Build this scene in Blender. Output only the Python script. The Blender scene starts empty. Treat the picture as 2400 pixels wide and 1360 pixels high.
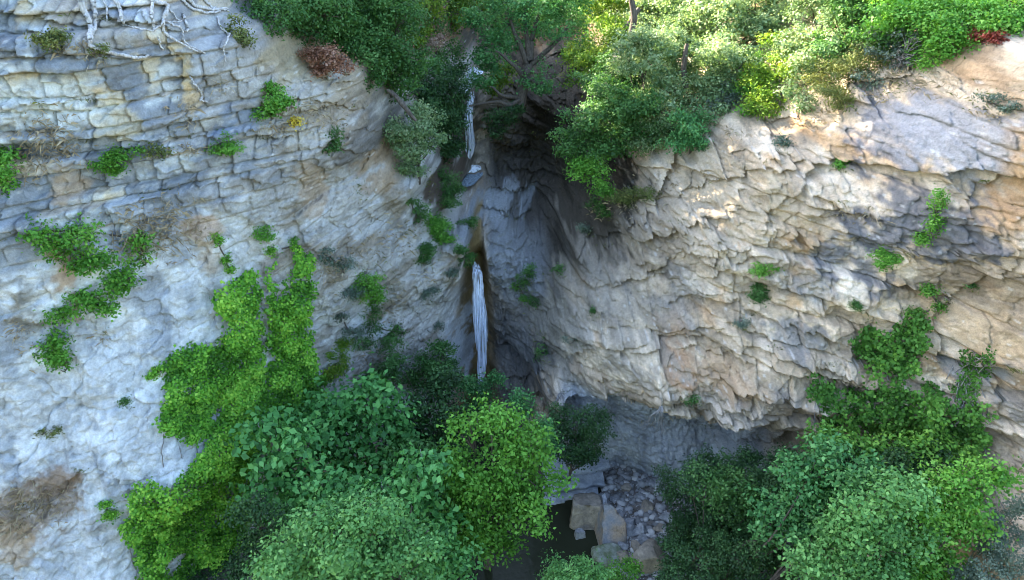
import bpy, math, random
import numpy as np
from mathutils import Vector

# ------------------------------------------------------------------ camera, sky, sun, exposure
scene = bpy.context.scene
COL = scene.collection
R = math.radians
PITCH = R(28.0)
EYE = np.array([0.0, 0.0, 20.0])
FPX = 1714.0                       # focal length in photograph pixels (2400 wide)
cam_d = bpy.data.cameras.new("camera")
cam = bpy.data.objects.new("camera", cam_d)
COL.objects.link(cam)
cam.location = EYE
cam.rotation_euler = (R(90) - PITCH, 0, 0)
cam_d.sensor_width = 36.0
cam_d.lens = 36.0 * FPX / 2400.0
cam_d.clip_start = 0.1
cam_d.clip_end = 2000
scene.camera = cam

SUN_EL, SUN_AZ = R(29), R(-58)     # azimuth from +Y, negative = to the left
world = bpy.data.worlds.new("World")
scene.world = world
world.use_nodes = True
wn = world.node_tree.nodes
wl = world.node_tree.links
sky = wn.new("ShaderNodeTexSky")
sky.sky_type = 'NISHITA'
sky.sun_disc = False
sky.sun_elevation = SUN_EL
sky.sun_rotation = SUN_AZ
sky.air_density = 1.0
sky.dust_density = 2.0
sky.ozone_density = 1.0
bg = wn["Background"]
bg.inputs[1].default_value = 0.13
wl.new(sky.outputs[0], bg.inputs[0])
sd = bpy.data.lights.new("sun", 'SUN')
sd.energy = 5.0
sd.angle = R(0.5)
sd.color = (1.0, 0.86, 0.66)
sun = bpy.data.objects.new("sun", sd)
COL.objects.link(sun)
sv = Vector((math.sin(SUN_AZ) * math.cos(SUN_EL), math.cos(SUN_AZ) * math.cos(SUN_EL), math.sin(SUN_EL)))
sun.rotation_euler = sv.to_track_quat('Z', 'Y').to_euler()
sun.location = (-30, 60, 60)
scene.view_settings.view_transform = 'Standard'
scene.view_settings.look = 'None'
scene.view_settings.exposure = 3.2
scene.view_settings.gamma = 1.0
scene.cycles.max_bounces = 8
scene.cycles.transparent_max_bounces = 12
scene.cycles.use_denoising = True
scene.cycles.filter_width = 0.9

rng = np.random.default_rng(7)
random.seed(7)
CP, SP = math.cos(PITCH), math.sin(PITCH)


def ray(px, py):
    cx = (np.asarray(px, float) - 1200.0) / FPX
    cy = (680.0 - np.asarray(py, float)) / FPX
    return cx, CP + cy * SP, -SP + cy * CP


def at(px, py, Y):
    """the point of the place that stands Y metres out and shows at this pixel of the photograph"""
    dx, dy, dz = ray(px, py)
    t = Y / dy
    return np.array([dx * t, Y + 0 * t, EYE[2] + dz * t])


# ------------------------------------------------------------------ noise
def hash2(ix, iy, seed=0):
    h = (ix.astype(np.int64) * 374761393 + iy.astype(np.int64) * 668265263 + seed * 1442695041) & 0xFFFFFFFF
    h = ((h ^ (h >> 13)) * 1274126177) & 0xFFFFFFFF
    h = ((h ^ (h >> 16)) * 2246822519) & 0xFFFFFFFF
    return ((h ^ (h >> 15)) & 0xFFFFFF) / float(0xFFFFFF)


def vnoise(x, y, seed=0):
    ix, iy = np.floor(x), np.floor(y)
    fx, fy = x - ix, y - iy
    ux = fx * fx * fx * (fx * (fx * 6 - 15) + 10)
    uy = fy * fy * fy * (fy * (fy * 6 - 15) + 10)
    a, b = hash2(ix, iy, seed), hash2(ix + 1, iy, seed)
    c, d = hash2(ix, iy + 1, seed), hash2(ix + 1, iy + 1, seed)
    return (a + (b - a) * ux + (c - a) * uy + (a - b - c + d) * ux * uy) * 2 - 1


def fbm(x, y, octv=4, seed=0, gain=0.5):
    s, a, n = 0, 1.0, 0
    for o in range(octv):
        s = s + a * vnoise(x, y, seed + o)
        n += a
        x, y = 1.6 * x + 1.2 * y + 3.1, -1.2 * x + 1.6 * y + 7.7
        a *= gain
    return s / n


def worley(x, y, seed=0):
    ix, iy = np.floor(x), np.floor(y)
    f1 = np.full(x.shape, 9.0); f2 = np.full(x.shape, 9.0)
    cid = np.zeros(x.shape); vx = np.zeros(x.shape); vy = np.zeros(x.shape)
    for ox in (-1, 0, 1):
        for oy in (-1, 0, 1):
            cx, cy = ix + ox, iy + oy
            h = hash2(cx, cy, seed)
            dx = x - (cx + hash2(cx, cy, seed + 11)); dy = y - (cy + hash2(cx, cy, seed + 23))
            d = dx * dx + dy * dy
            n = d < f1
            f2 = np.where(n, f1, np.minimum(f2, d))
            f1 = np.where(n, d, f1); cid = np.where(n, h, cid)
            vx = np.where(n, dx, vx); vy = np.where(n, dy, vy)
    return np.sqrt(f1), np.sqrt(f2), cid, vx, vy


def facets(x, y, seed, tilt=1.0):
    """broken rock: every cell its own height and its own slope"""
    f1, f2, c, vx, vy = worley(x, y, seed)
    a = c * 39.7
    g = np.cos(a) * vx + np.sin(a) * vy
    return (c - 0.5) + tilt * g, f2 - f1, c


def sstep(a, b, x):
    t = np.clip((x - a) / (b - a), 0, 1)
    return t * t * (3 - 2 * t)


def bed_blocks(s, t, seed, tmin, tmax, wmin, wmax):
    g = np.random.default_rng(seed)
    b = np.cumsum(g.uniform(tmin, tmax, 200)) - 8.0
    k = np.clip(np.searchsorted(b, t), 1, 199)
    de = np.minimum(t - b[k - 1], b[k] - t)
    w = g.uniform(wmin, wmax, 200)[k]
    u = s / w + g.uniform(0, 9, 200)[k]
    u = u + 0.25 * vnoise(u * 0.7, k * 3.3, seed)
    j = np.floor(u)
    du = np.minimum(u - j, 1 - (u - j)) * w
    bo = g.uniform(-1, 1, 200)[k]
    return bo, hash2(k.astype(float), j, seed) * 2 - 1, de, du, hash2(k.astype(float), j, seed + 5)


# ------------------------------------------------------------------ the shape of the gorge: y = F(x, z)
CTRL = [
    (-250, -150, 15.2), (-250, 700, 14), (-250, 1400, 13.2), (0, 0, 17), (0, 350, 16.5), (0, 700, 16), (0, 1000, 15.3),
    (0, 1360, 14.3), (200, 0, 18), (200, 400, 17.5), (200, 800, 16.8), (200, 1200, 15.5), (400, 0, 19.4), (400, 150, 19.0),
    (400, 400, 18.6), (400, 700, 18.2), (400, 1000, 17.1), (330, 1360, 15.5), (440, 1120, 16.6), (480, 880, 18.3),
    (560, 880, 19.8), (600, 60, 21.6), (600, 300, 20.5), (600, 600, 20), (620, 900, 20.2), (520, 1130, 18.6), (560, 1330, 17.8),
    (700, 150, 22.5), (750, 450, 22), (750, 800, 21.8), (750, 1100, 21), (870, 300, 24), (880, 130, 26), (900, 500, 24.2),
    (900, 750, 24), (900, 950, 23.5), (980, 420, 25.5), (1000, 600, 25.5), (1000, 800, 25.3), (980, 950, 24.8),
    (1060, 470, 27.4), (1080, 540, 27.0), (1085, 640, 26.5), (1055, 760, 26.1), (1060, 860, 25.9), (1080, 930, 25.6),
    (1118, 600, 28.6), (1122, 680, 28.3), (1125, 780, 28.0), (1130, 880, 27.5), (1095, 850, 27.2), (1140, 930, 26.6),
    (1165, 640, 27.2), (1172, 750, 26.9), (1185, 900, 26.2), (1150, 565, 27.9), (1210, 560, 27.7), (1180, 500, 29.1),
    (1135, 460, 30.4), (1100, 430, 31.3), (1090, 410, 32.4), (1240, 700, 26.7), (1255, 850, 25.7), (1180, 430, 31.3),
    (1250, 480, 30.8), (1250, 350, 33.6), (1180, 330, 33.2), (1290, 250, 32.6), (1350, 420, 30.2), (1330, 500, 29),
    (1100, 350, 33.5), (1095, 280, 33.7), (1100, 225, 34.2), (1040, 300, 31.5), (1045, 400, 29.5), (1000, 240, 31.0), (960, 200, 29.0),
    (1350, 590, 25.6), (1340, 700, 24.3), (1300, 850, 24), (1270, 915, 23.6), (1420, 500, 25.6), (1500, 560, 23.8),
    (1450, 700, 23), (1450, 860, 21.3), (1600, 420, 24.3), (1600, 560, 22.6), (1600, 700, 21.8), (1600, 850, 20.1),
    (1550, 920, 19.7), (1750, 340, 23.1), (1800, 500, 21.2), (1800, 700, 20.4), (1800, 850, 19.0), (1750, 980, 18.4),
    (2000, 270, 21.8), (2000, 450, 20.3), (2000, 650, 19.6), (2000, 850, 18.8), (1950, 980, 18.1), (2200, 180, 20.6), (2200, 400, 19.0),
    (2200, 700, 18.3), (2200, 900, 17.8), (2200, 1100, 17.3), (2400, 120, 19.0), (2400, 350, 17.6), (2400, 600, 17), (2400, 850, 16.3),
    (2400, 1100, 15.8), (2400, 1360, 13.6), (2650, 0, 19), (2650, 700, 15), (2650, 1400, 12.3), (1420, 920, 21.6),
    (1300, 985, 24.0), (1440, 972, 22.7), (1560, 1000, 22.0), (1680, 1060, 21.4), (1480, 1040, 22.2), (1390, 1080, 22.6), (1550, 1085, 21.3),
    (1480, 1118, 22.9), (1650, 1110, 20.8), (1800, 1060, 20.3), (1900, 1050, 19.8), (1800, 1250, 17.6), (2000, 1200, 17), (2200, 1250, 15.9), (2320, 1250, 14.8),
]
pts = [(p[0], p[2], p[1]) for p in (at(a, b, c) for a, b, c in CTRL)]
# hillside above the rim, as (x, z, y)
pts += [(-30, 20, 24), (-30, 25, 34), (-20, 19.5, 24), (-20, 23, 38), (-13, 19.2, 23), (-11, 20.5, 34), (-10, 24, 52), (-7, 17.3, 28),
        (-6, 18.5, 38), (-6, 24, 60), (-2.2, 12.9, 44), (-2, 15, 54), (-1, 24, 84), (3, 14.2, 41), (3, 24, 75), (8, 15.5, 34), (8, 18.5, 46),
        (8, 24, 64), (14, 18.6, 34), (14, 24, 52), (20, 19.6, 28), (20, 24, 40), (30, 20, 20), (30, 25, 32), (-30, 10, 13), (30, 8, 12),
        (-30, -1, 11), (30, -1, 10), (-4, -1, 23.5), (-4, 1, 23.8), (-2, -1, 25), (-2, 1, 25.3), (0, -1, 25), (0, 1, 25.2), (2, -1, 23.2), (2, 1.2, 23.2), (4, -1, 22.5), (6, -1, 21.5), (8, -1, 18.5), (-6, -1, 20.3), (-6, 1.5, 20.8), (11, -1, 14.6), (0, 32, 110), (-30, 32, 60), (30, 32, 55)]
P = np.array(pts)


def kern(d):
    return np.sqrt(d * d + 0.04)


dd = np.hypot(P[:, None, 0] - P[None, :, 0], P[:, None, 1] - P[None, :, 1])
n = len(P)
A = np.zeros((n + 3, n + 3))
A[:n, :n] = kern(dd) + 0.02 * np.eye(n) * -1
A[:n, n] = 1; A[:n, n + 1] = P[:, 0]; A[:n, n + 2] = P[:, 1]
A[n:, :n] = A[:n, n:].T
W = np.linalg.solve(A, np.concatenate([P[:, 2], np.zeros(3)]))


def base_y(x, z):
    out = np.empty(x.shape)
    xf, zf, of = x.ravel(), z.ravel(), out.ravel()
    for i in range(0, xf.size, 40000):
        a, b = xf[i:i + 40000], zf[i:i + 40000]
        k = kern(np.hypot(a[:, None] - P[None, :, 0], b[:, None] - P[None, :, 1]))
        of[i:i + 40000] = k @ W[:n] + W[n] + W[n + 1] * a + W[n + 2] * b
    return of.reshape(x.shape)


GX = np.concatenate([np.arange(-30, -19, 0.12), np.arange(-19, 19, 0.034), np.arange(19, 30.1, 0.12)])
GZ = np.concatenate([np.arange(-1.2, 19.6, 0.032), np.arange(19.6, 26, 0.16)])
X, Z = np.meshgrid(GX, GZ)
B = base_y(X, Z)
XF = -1.25                                        # where the falls come down


def xz(px, py, Y):
    p = at(px, py, Y)
    return p[0], p[2]


# --- regions of rock
wob = fbm(X * 0.35, Z * 0.35, 3, 90)
left = 1 - sstep(-2.6, -1.0, X + 0.5 * wob)
right = 1 - left
zb = 12.4 + 0.8 * wob
bedded = left * sstep(-0.9, 0.9, Z - zb)
smooth = left * (1 - sstep(-0.9, 0.9, Z - zb))
gx, gz = xz(1280, 370, 31.0)
gorge = np.exp(-(((X - gx) / 2.75) ** 2 + ((Z - gz) / 3.0) ** 2) ** 2)
gorge = np.clip(gorge * 1.2 * sstep(-2.2, -1.4, X), 0, 1)
slx, slz = xz(1200, 560, 27.6)
slab = np.exp(-(((X - slx - 0.25) / 1.35) ** 2 + ((Z - slz + 0.3) / 2.6) ** 2) ** 3)
slab = slab * sstep(-1.25, -0.95, X)
ctx, ctz = xz(1122, 760, 28.0)
slw = np.interp(Z, [1, 3.5, 7.2, 8.6], [0.95, 0.85, 0.36, 0.22]) * (1 + 0.12 * fbm(Z * 0 + X * 0.1, Z * 1.3, 3, 88))
slot = np.exp(-(np.abs((X - ctx + 0.10 - np.interp(Z, [1, 3.5, 7.2, 8.6], [-0.12, -0.12, 0.05, 0.1])) / slw) ** 5)) * (1 - sstep(8.2, 8.7, Z))
hill = sstep(0.0, 1.2, Z + 0.45 * wob - np.interp(X, [-30, -12, -9.2, -7.4, -5.8, -3.8, -2.2, -1.2, 0, 2, 4, 8, 11, 14, 30], [19.6, 18.6, 17.6, 16.7, 15.6, 13.6, 12.2, 12.1, 12.2, 12.6, 13.3, 15.1, 16.4, 17.4, 19]))
beige = right * (1 - gorge) * (1 - slab)
bigbeds = beige * sstep(4.5, 8.5, X) * sstep(0.5, -2.0, Z - 11.0 - 0.1 * X)
undercut = right * sstep(1.5, 2.5, X) * (1 - sstep(3.4, 4.6, Z - 0.02 * X)) * (1 - sstep(8.5, 10, X))

# --- relief
S = X * 1.27
warp = fbm(X * 0.3, Z * 0.3, 3, 5)
warp2 = fbm(X * 1.3, Z * 1.3, 3, 15)
D = 0.30 * fbm(X * 0.22, Z * 0.3, 3, 1) + 0.16 * fbm(X * 0.9, Z * 0.9, 4, 2)
# left upper: bedded blocks
bo, bk, de, du, bid = bed_blocks(S + 0.1 * warp2, Z + 0.02 * X + 0.22 * warp + 0.03 * warp2, 3, 0.20, 0.68, 0.32, 1.25)
crack = np.exp(-(de / 0.035) ** 2) + 1.15 * np.exp(-(du / 0.035) ** 2)
fa, fe, fc = facets(X * 2.6 + warp2 * 0.3, Z * 3.2, 31, 0.8)
rub = fbm(X * 3.2, Z * 3.2, 4, 41, 0.6)
D_bed = 0.17 * bo + 0.13 * bk - 0.17 * crack + 0.15 * fa + 0.11 * rub
fr3s = facets(X * 4.2 + 0.8 * warp2, Z * 3.4 + 0.5 * warp2, 75, 1.0)[0]
# left lower: fluted smooth marl
fl = fbm(X * 1.5, Z * 0.35 + 0.3 * warp, 4, 51)
fb, fe2, fc2 = facets(X * 0.9 + 0.4 * warp2, Z * 0.55 + 0.3 * warp, 61, 0.7)
D_smooth = 0.22 * fl + 0.10 * fb + 0.10 * fbm(X * 3, Z * 1.8, 5, 52, 0.65) - 0.10 * np.exp(-(fe2 / 0.03) ** 2) + 0.05 * fa + 0.05 * fr3s
# right: crumbly facets, two sizes, leaning
ca, sa = math.cos(0.45), math.sin(0.45)
u1, v1 = ca * X + sa * Z, -sa * X + ca * Z
fr1, er1, cr1 = facets(u1 * 0.75 + 0.35 * warp2, v1 * 1.1, 71, 1.0)
fr2, er2, cr2 = facets(u1 * 2.1 + 0.5 * warp2, v1 * 3.0, 72, 1.0)
fr3, er3, cr3 = facets(X * 5.0 + 0.8 * warp2, Z * 6.5, 73, 1.0)
rid = 1 - np.abs(fbm(X * 1.8, Z * 1.8, 4, 74, 0.55)) * 2
amp = 0.35 + 1.0 * sstep(-0.30, 0.35, fbm(X * 0.42 + 3, Z * 0.5, 3, 77))
for px_, py_, yy_, rr_ in ((2230, 310, 19.8, 2.0), (2080, 480, 20.0, 1.2), (2000, 620, 19.7, 0.9), (1460, 790, 22.3, 1.3), (2300, 720, 17.5, 1.2)):
    qx_, _, qz_ = at(px_, py_, yy_)
    amp = amp * (1 - 0.7 * np.exp(-((X - qx_) ** 2 + (Z - qz_) ** 2) / rr_ ** 2))
D_r = 0.60 * fr1 * (0.6 + 0.4 * amp) + amp * (0.34 * fr2 + 0.15 * fr3) + 0.20 * rid * (0.4 + 0.6 * amp) + 0.05 * rub - 0.12 * np.exp(-(er1 / 0.025) ** 2) - 0.04 * np.exp(-(er2 / 0.03) ** 2)
bo2, bk2, de2, du2, bid2 = bed_blocks(S + 0.2 * warp2, Z + 0.10 * X + 0.3 * warp + 0.05 * warp2, 9, 0.35, 1.25, 0.9, 3.2)
D_bb0 = 0.36 * bo2 + 0.20 * bk2 - 0.25 * np.exp(-(de2 / 0.045) ** 2) - 0.13 * np.exp(-(du2 / 0.035) ** 2)
# gorge: thick curved dark beds
bo3, bk3, de3, du3, bid3 = bed_blocks(S + 0.1 * warp2, Z + 0.22 * X + 0.25 * warp, 12, 0.35, 1.0, 0.6, 2.2)
D_g = 0.30 * bo3 + 0.22 * bk3 - 0.14 * np.exp(-(de3 / 0.04) ** 2) - 0.08 * np.exp(-(du3 / 0.035) ** 2) + 0.10 * fr2
# slab: smooth plates
fs, es, cs = facets(X * 1.1 + 0.25 * warp2, Z * 1.1 + 0.2 * warp2, 81, 0.35)
D_s = 0.16 * fs - 0.14 * np.exp(-(es / 0.03) ** 2) + 0.05 * fbm(X * 2, Z * 1.2, 4, 82)
D_c = 0.05 * fbm(X * 4, Z * 1.0, 4, 83)
D_h = 0.25 * fbm(X * 0.8, Z * 2, 4, 84) + 0.08 * rub
D_u = 0.12 * fbm(X * 2.2, Z * 1.1, 4, 86, 0.6) + 0.14 * fb + 0.08 * fr3
tilt2 = np.interp(X, [1.5, 6, 9, 12], [0.42, 0.34, 0.10, 0.02])
bo4, bk4, de4, du4, bid4 = bed_blocks(S * 0.9 + 0.25 * warp2 + 0.3 * Z, Z - tilt2 * (X - 6) + 0.35 * warp + 0.08 * warp2, 19, 0.30, 1.75, 0.4, 3.0)
D_rb = 0.30 * bo4 + 0.26 * bk4 + 0.14 * np.cos(bid4 * 40) * ((Z * 1.3) % 1.0 - 0.5) - 0.20 * np.exp(-(de4 / 0.035) ** 2) - 0.13 * np.exp(-(du4 / 0.03) ** 2)
D_bb = D_bb0 + 0.45 * D_r
f0, e0, c0 = facets(u1 * 0.26 + 0.10 * warp2 + 0.3, v1 * 0.40 + 0.06 * warp2, 171, 1.5)
D_r = D_r + 0.95 * f0 - 0.15 * np.exp(-(e0 / 0.03) ** 2)
D_r = 0.62 * D_r + (0.55 + 0.45 * amp) * D_rb
rest = np.clip(1 - gorge - slab - bigbeds - undercut, 0, 1) * right
# away from the neat beds, part of the left face is broken too
broken = bedded * sstep(-8.5, -5.0, X)
D = D + bedded * (1 - 0.45 * broken) * D_bed + broken * (0.30 * fr1 + 0.14 * fr2 + 0.05 * fr3) + smooth * (D_smooth + 0.35 * sstep(-9, -6, X) * (D_r - 0.5 * D_smooth)) \
    + rest * D_r + bigbeds * (1 - undercut) * D_bb + gorge * D_g + slab * (1 - gorge) * D_s + undercut * D_u
sx_, sz_ = xz(1175, 480, 29.8)
step = np.exp(-(((X - sx_) / 1.1) ** 2 + ((Z - sz_) / 0.75) ** 2) ** 2)
fk, ek, ck = facets(X * 2.4 + 0.4 * warp2, Z * 3.4 + 0.3 * warp2, 93, 0.9)
gor2 = np.clip(gorge + slab, 0, 1)
D = D + gor2 * (0.10 * fr2 + 0.09 * fr3 + 0.09 * rub + 0.08 * rid) + step * (0.18 * fk - 0.2 * np.exp(-(ek / 0.04) ** 2))
D = D + right * (0.07 * fbm(X * 5, Z * 5, 4, 94, 0.7) + 0.035 * fbm(X * 11, Z * 11, 2, 95))
D = D * (1 - slot) + slot * (D_c - 0.45) - 1.3 * gorge
D = D * (1 - hill) + hill * D_h


def lookB(x, z):
    i = np.clip(np.searchsorted(GX, x) - 1, 0, len(GX) - 2); k = np.clip(np.searchsorted(GZ, z) - 1, 0, len(GZ) - 2)
    return B[k, i]


def base_hit(px, py):
    dx, dy, dz = ray(px, py)
    for y in np.arange(11, 45, 0.1):
        t = y / dy
        if y >= lookB(dx * t, EYE[2] + dz * t): break
    return dx * t, EYE[2] + dz * t


# overhanging ledges: the rock under each line is hollowed back
LEDGES = [
    ([(2040, 652), (2110, 662), (2160, 690), (2215, 680)], 0.75, 0.75), ([(2180, 828), (2250, 845), (2330, 860), (2430, 882)], 0.55, 0.8),
    ([(1860, 868), (1930, 885), (2030, 918)], 0.5, 0.7), ([(1755, 738), (1800, 748), (1900, 775), (1990, 800)], 0.45, 0.42),
    ([(1740, 800), (1850, 830), (1960, 862), (2060, 910)], 0.35, 0.4), ([(1985, 540), (2080, 580), (2140, 602)], 0.35, 0.3),
    ([(1340, 612), (1450, 565), (1560, 535), (1660, 500)], 0.5, 0.55), ([(1600, 455), (1720, 415), (1800, 385), (1880, 358)], 0.4, 0.4),
    ([(1250, 928), (1330, 922), (1430, 925), (1500, 940), (1560, 952), (1640, 992), (1720, 1022), (1800, 1024), (1910, 1010)], 1.3, 0.9),
    ([(2170, 770), (2240, 700), (2330, 640), (2410, 565)], 0.4, 0.45), ([(1620, 800), (1700, 815), (1780, 860)], 0.4, 0.5), ([(1480, 830), (1570, 800), (1640, 790)], 0.4, 0.45),
    ([(1900, 455), (1990, 490), (2060, 505)], 0.3, 0.25), ([(1420, 690), (1500, 660), (1580, 610)], 0.35, 0.4), ([(1640, 640), (1720, 620), (1790, 590)], 0.3, 0.35), ([(1560, 720), (1650, 700), (1740, 715)], 0.35, 0.35),
    ([(2100, 920), (2200, 950), (2330, 990), (2420, 1010)], 0.45, 0.5), ([(2280, 420), (2330, 440), (2400, 400)], 0.4, 0.4),
    ([(-20, 38), (100, 40), (230, 50), (340, 62), (520, 74)], 0.30, 0.16), ([(-20, 106), (150, 118), (300, 132), (420, 128)], 0.30, 0.14), ([(-20, 250), (120, 244), (240, 236), (420, 228)], 0.22, 0.12),
    ([(60, 330), (200, 335), (420, 320), (560, 322)], 0.24, 0.14), ([(650, 140), (760, 130), (820, 170)], 0.25, 0.2), ([(700, 190), (760, 186), (840, 190)], 0.3, 0.14), ([(700, 250), (780, 246), (860, 260)], 0.3, 0.16),
    ([(820, 300), (890, 298), (960, 305)], 0.3, 0.16), ([(800, 350), (890, 350)], 0.25, 0.14), ([(-20, 575), (40, 552), (80, 532)], 0.3, 0.25), ([(290, 470), (340, 462), (420, 440), (520, 425)], 0.25, 0.2), ([(560, 325), (640, 330), (690, 322)], 0.3, 0.16),
    ([(-20, 1215), (90, 1172), (190, 1105)], 0.35, 0.5), ([(160, 795), (220, 780), (270, 790)], 0.25, 0.3),
    ([(1150, 432), (1220, 448), (1300, 465)], 0.4, 0.25), ([(1120, 505), (1200, 520), (1260, 508)], 0.3, 0.2), ([(1200, 300), (1290, 330), (1340, 370)], 0.4, 0.2), ([(1180, 250), (1250, 262), (1330, 290)], 0.4, 0.2), ([(1150, 345), (1230, 350), (1320, 400)], 0.35, 0.2), ([(1180, 395), (1260, 410), (1340, 440)], 0.35, 0.2),
]
for poly, dep, hh in LEDGES:
    q = np.array([base_hit(a, b_) for a, b_ in poly]); q = q[np.argsort(q[:, 0])]
    zl = np.interp(X, q[:, 0], q[:, 1]) + 0.16 * warp2 + 0.10 * fbm(X * 3.5, X * 0 + dep * 9, 3, 91)
    u = (zl - Z) / hh
    ends = sstep(q[0, 0] - 0.15, q[0, 0] + 0.35, X + 0.2 * warp2) * (1 - sstep(q[-1, 0] - 0.35, q[-1, 0] + 0.15, X + 0.2 * warp2))
    D = D - ends * np.where(u > 0, dep * np.exp(-u * 1.3) * sstep(0, 0.10, u), 0) * (u < 6)
    D = D + ends * 0.18 * dep * np.where(u <= 0, np.exp(u * 1.2), 0)
Y = B - D

# --- colour of the rock, with some recess shade painted in
def mix(c, col, w):
    return c + (np.array(col)[None, None, :] - c) * np.clip(w, 0, 1)[..., None]


C = np.zeros(X.shape + (3,)) + 0.3
n1 = fbm(X * 0.5, Z * 0.5, 4, 101); n2 = fbm(X * 1.6, Z * 1.6, 4, 102); n3 = fbm(X * 6, Z * 6, 3, 103)
stain = fbm(X * 2.6, Z * 0.30, 4, 104)                         # vertical streaks left by seeping water
C = mix(C, (0.505, 0.53, 0.55), smooth)
C = mix(C, (0.30, 0.335, 0.38), smooth * sstep(0.02, 0.45, stain + 0.6 * n1) * 0.75)
C = mix(C, (0.65, 0.68, 0.70), smooth * sstep(0.0, 0.5, n2 + 0.4 * n1) * 0.8)
C = mix(C, (0.45, 0.41, 0.35), smooth * sstep(0.3, 0.65, fbm(X * 0.8, Z * 0.6, 4, 105)) * 0.7)
C = mix(C, (0.27, 0.295, 0.325), bedded)
C = C * (1 + (bedded * (0.85 * (bid - 0.5)))[..., None])
C = mix(C, (0.19, 0.215, 0.245), bedded * sstep(0.0, 0.4, stain + 0.3 * n1) * 0.7)
C = mix(C, (0.58, 0.48, 0.31), bedded * (bid > 0.90) * sstep(-0.4, 0.2, n2) * 0.8)
C = mix(C, (0.60, 0.63, 0.62), bedded * sstep(0.15, 0.5, n2 - 0.3 * n1) * 0.6)
C = mix(C, (0.36, 0.29, 0.21), bedded * sstep(0.75, 0.95, np.exp(-(de / 0.09) ** 2) * (0.7 + n2)) * 0.6)
C = mix(C, (0.29, 0.245, 0.17), broken * 0.55)
lr = left * sstep(-9.5, -6.0, X + 0.8 * n1) * (1 - hill)
C = mix(C, (0.35, 0.335, 0.305), lr * sstep(-0.5, 0.3, n2 + n1) * 0.85)
C = mix(C, (0.23, 0.195, 0.145), lr * sstep(0.1, 0.5, fbm(X * 1.2, Z * 1.4, 4, 107)) * 0.8)
C = mix(C, (0.47, 0.37, 0.26), rest + bigbeds)
C = mix(C, (0.26, 0.215, 0.16), (rest + bigbeds) * sstep(0.0, 0.5, fbm(X * 2.4, Z * 3.1, 4, 108, 0.65)) * 0.7)
C = mix(C, (0.22, 0.225, 0.23), (rest + bigbeds) * sstep(0.16, 0.46, n1) * 0.55)
C = mix(C, (0.53, 0.45, 0.35), (rest + bigbeds) * sstep(0.05, 0.5, n2) * 0.6)
C = mix(C, (0.42, 0.27, 0.145), (rest + bigbeds) * sstep(0.22, 0.55, fbm(X * 0.9 + 9, Z * 1.1, 4, 106)) * 0.75)
C = C * (1 + ((rest + bigbeds) * (0.4 * (cr2 - 0.5) + 0.25 * (cr1 - 0.5) + 0.35 * (bid4 - 0.5) + 0.45 * (c0 - 0.5)))[..., None])
C = mix(C, (0.36, 0.39, 0.42), undercut * 0.9)
C = mix(C, (0.20, 0.22, 0.25), undercut * sstep(0.0, 0.4, stain) * 0.6)
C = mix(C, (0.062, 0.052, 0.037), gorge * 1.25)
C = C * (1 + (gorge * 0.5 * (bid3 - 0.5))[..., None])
C = mix(C, (0.19, 0.21, 0.235), slab * (1 - gorge))
C = mix(C, (0.09, 0.097, 0.105), slab * (1 - gorge) * sstep(0.0, 0.5, n2 + 0.5 * stain))
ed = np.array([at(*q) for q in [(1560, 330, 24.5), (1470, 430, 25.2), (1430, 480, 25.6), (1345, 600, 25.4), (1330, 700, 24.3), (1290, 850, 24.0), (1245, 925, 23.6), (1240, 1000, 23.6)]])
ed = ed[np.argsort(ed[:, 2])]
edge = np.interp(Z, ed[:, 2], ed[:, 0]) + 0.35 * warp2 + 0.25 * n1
dk = sstep(-1.1, -0.7, X) * (1 - sstep(-0.25, 0.35, X - edge)) * (1 - hill) * (1 - slot)  # dark gorge rock, with the shade of the cleft painted in too
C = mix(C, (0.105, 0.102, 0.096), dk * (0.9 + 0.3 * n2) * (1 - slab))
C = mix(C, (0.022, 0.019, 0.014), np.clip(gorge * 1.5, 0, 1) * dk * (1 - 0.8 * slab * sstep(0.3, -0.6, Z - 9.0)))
C = mix(C, (0.16, 0.115, 0.05), slot)
C = mix(C, (0.085, 0.065, 0.032), slot * sstep(0.0, 0.5, stain))
C = mix(C, (0.13, 0.085, 0.048), hill)
C = mix(C, (0.22, 0.14, 0.075), hill * sstep(0.0, 0.5, n3))

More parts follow.
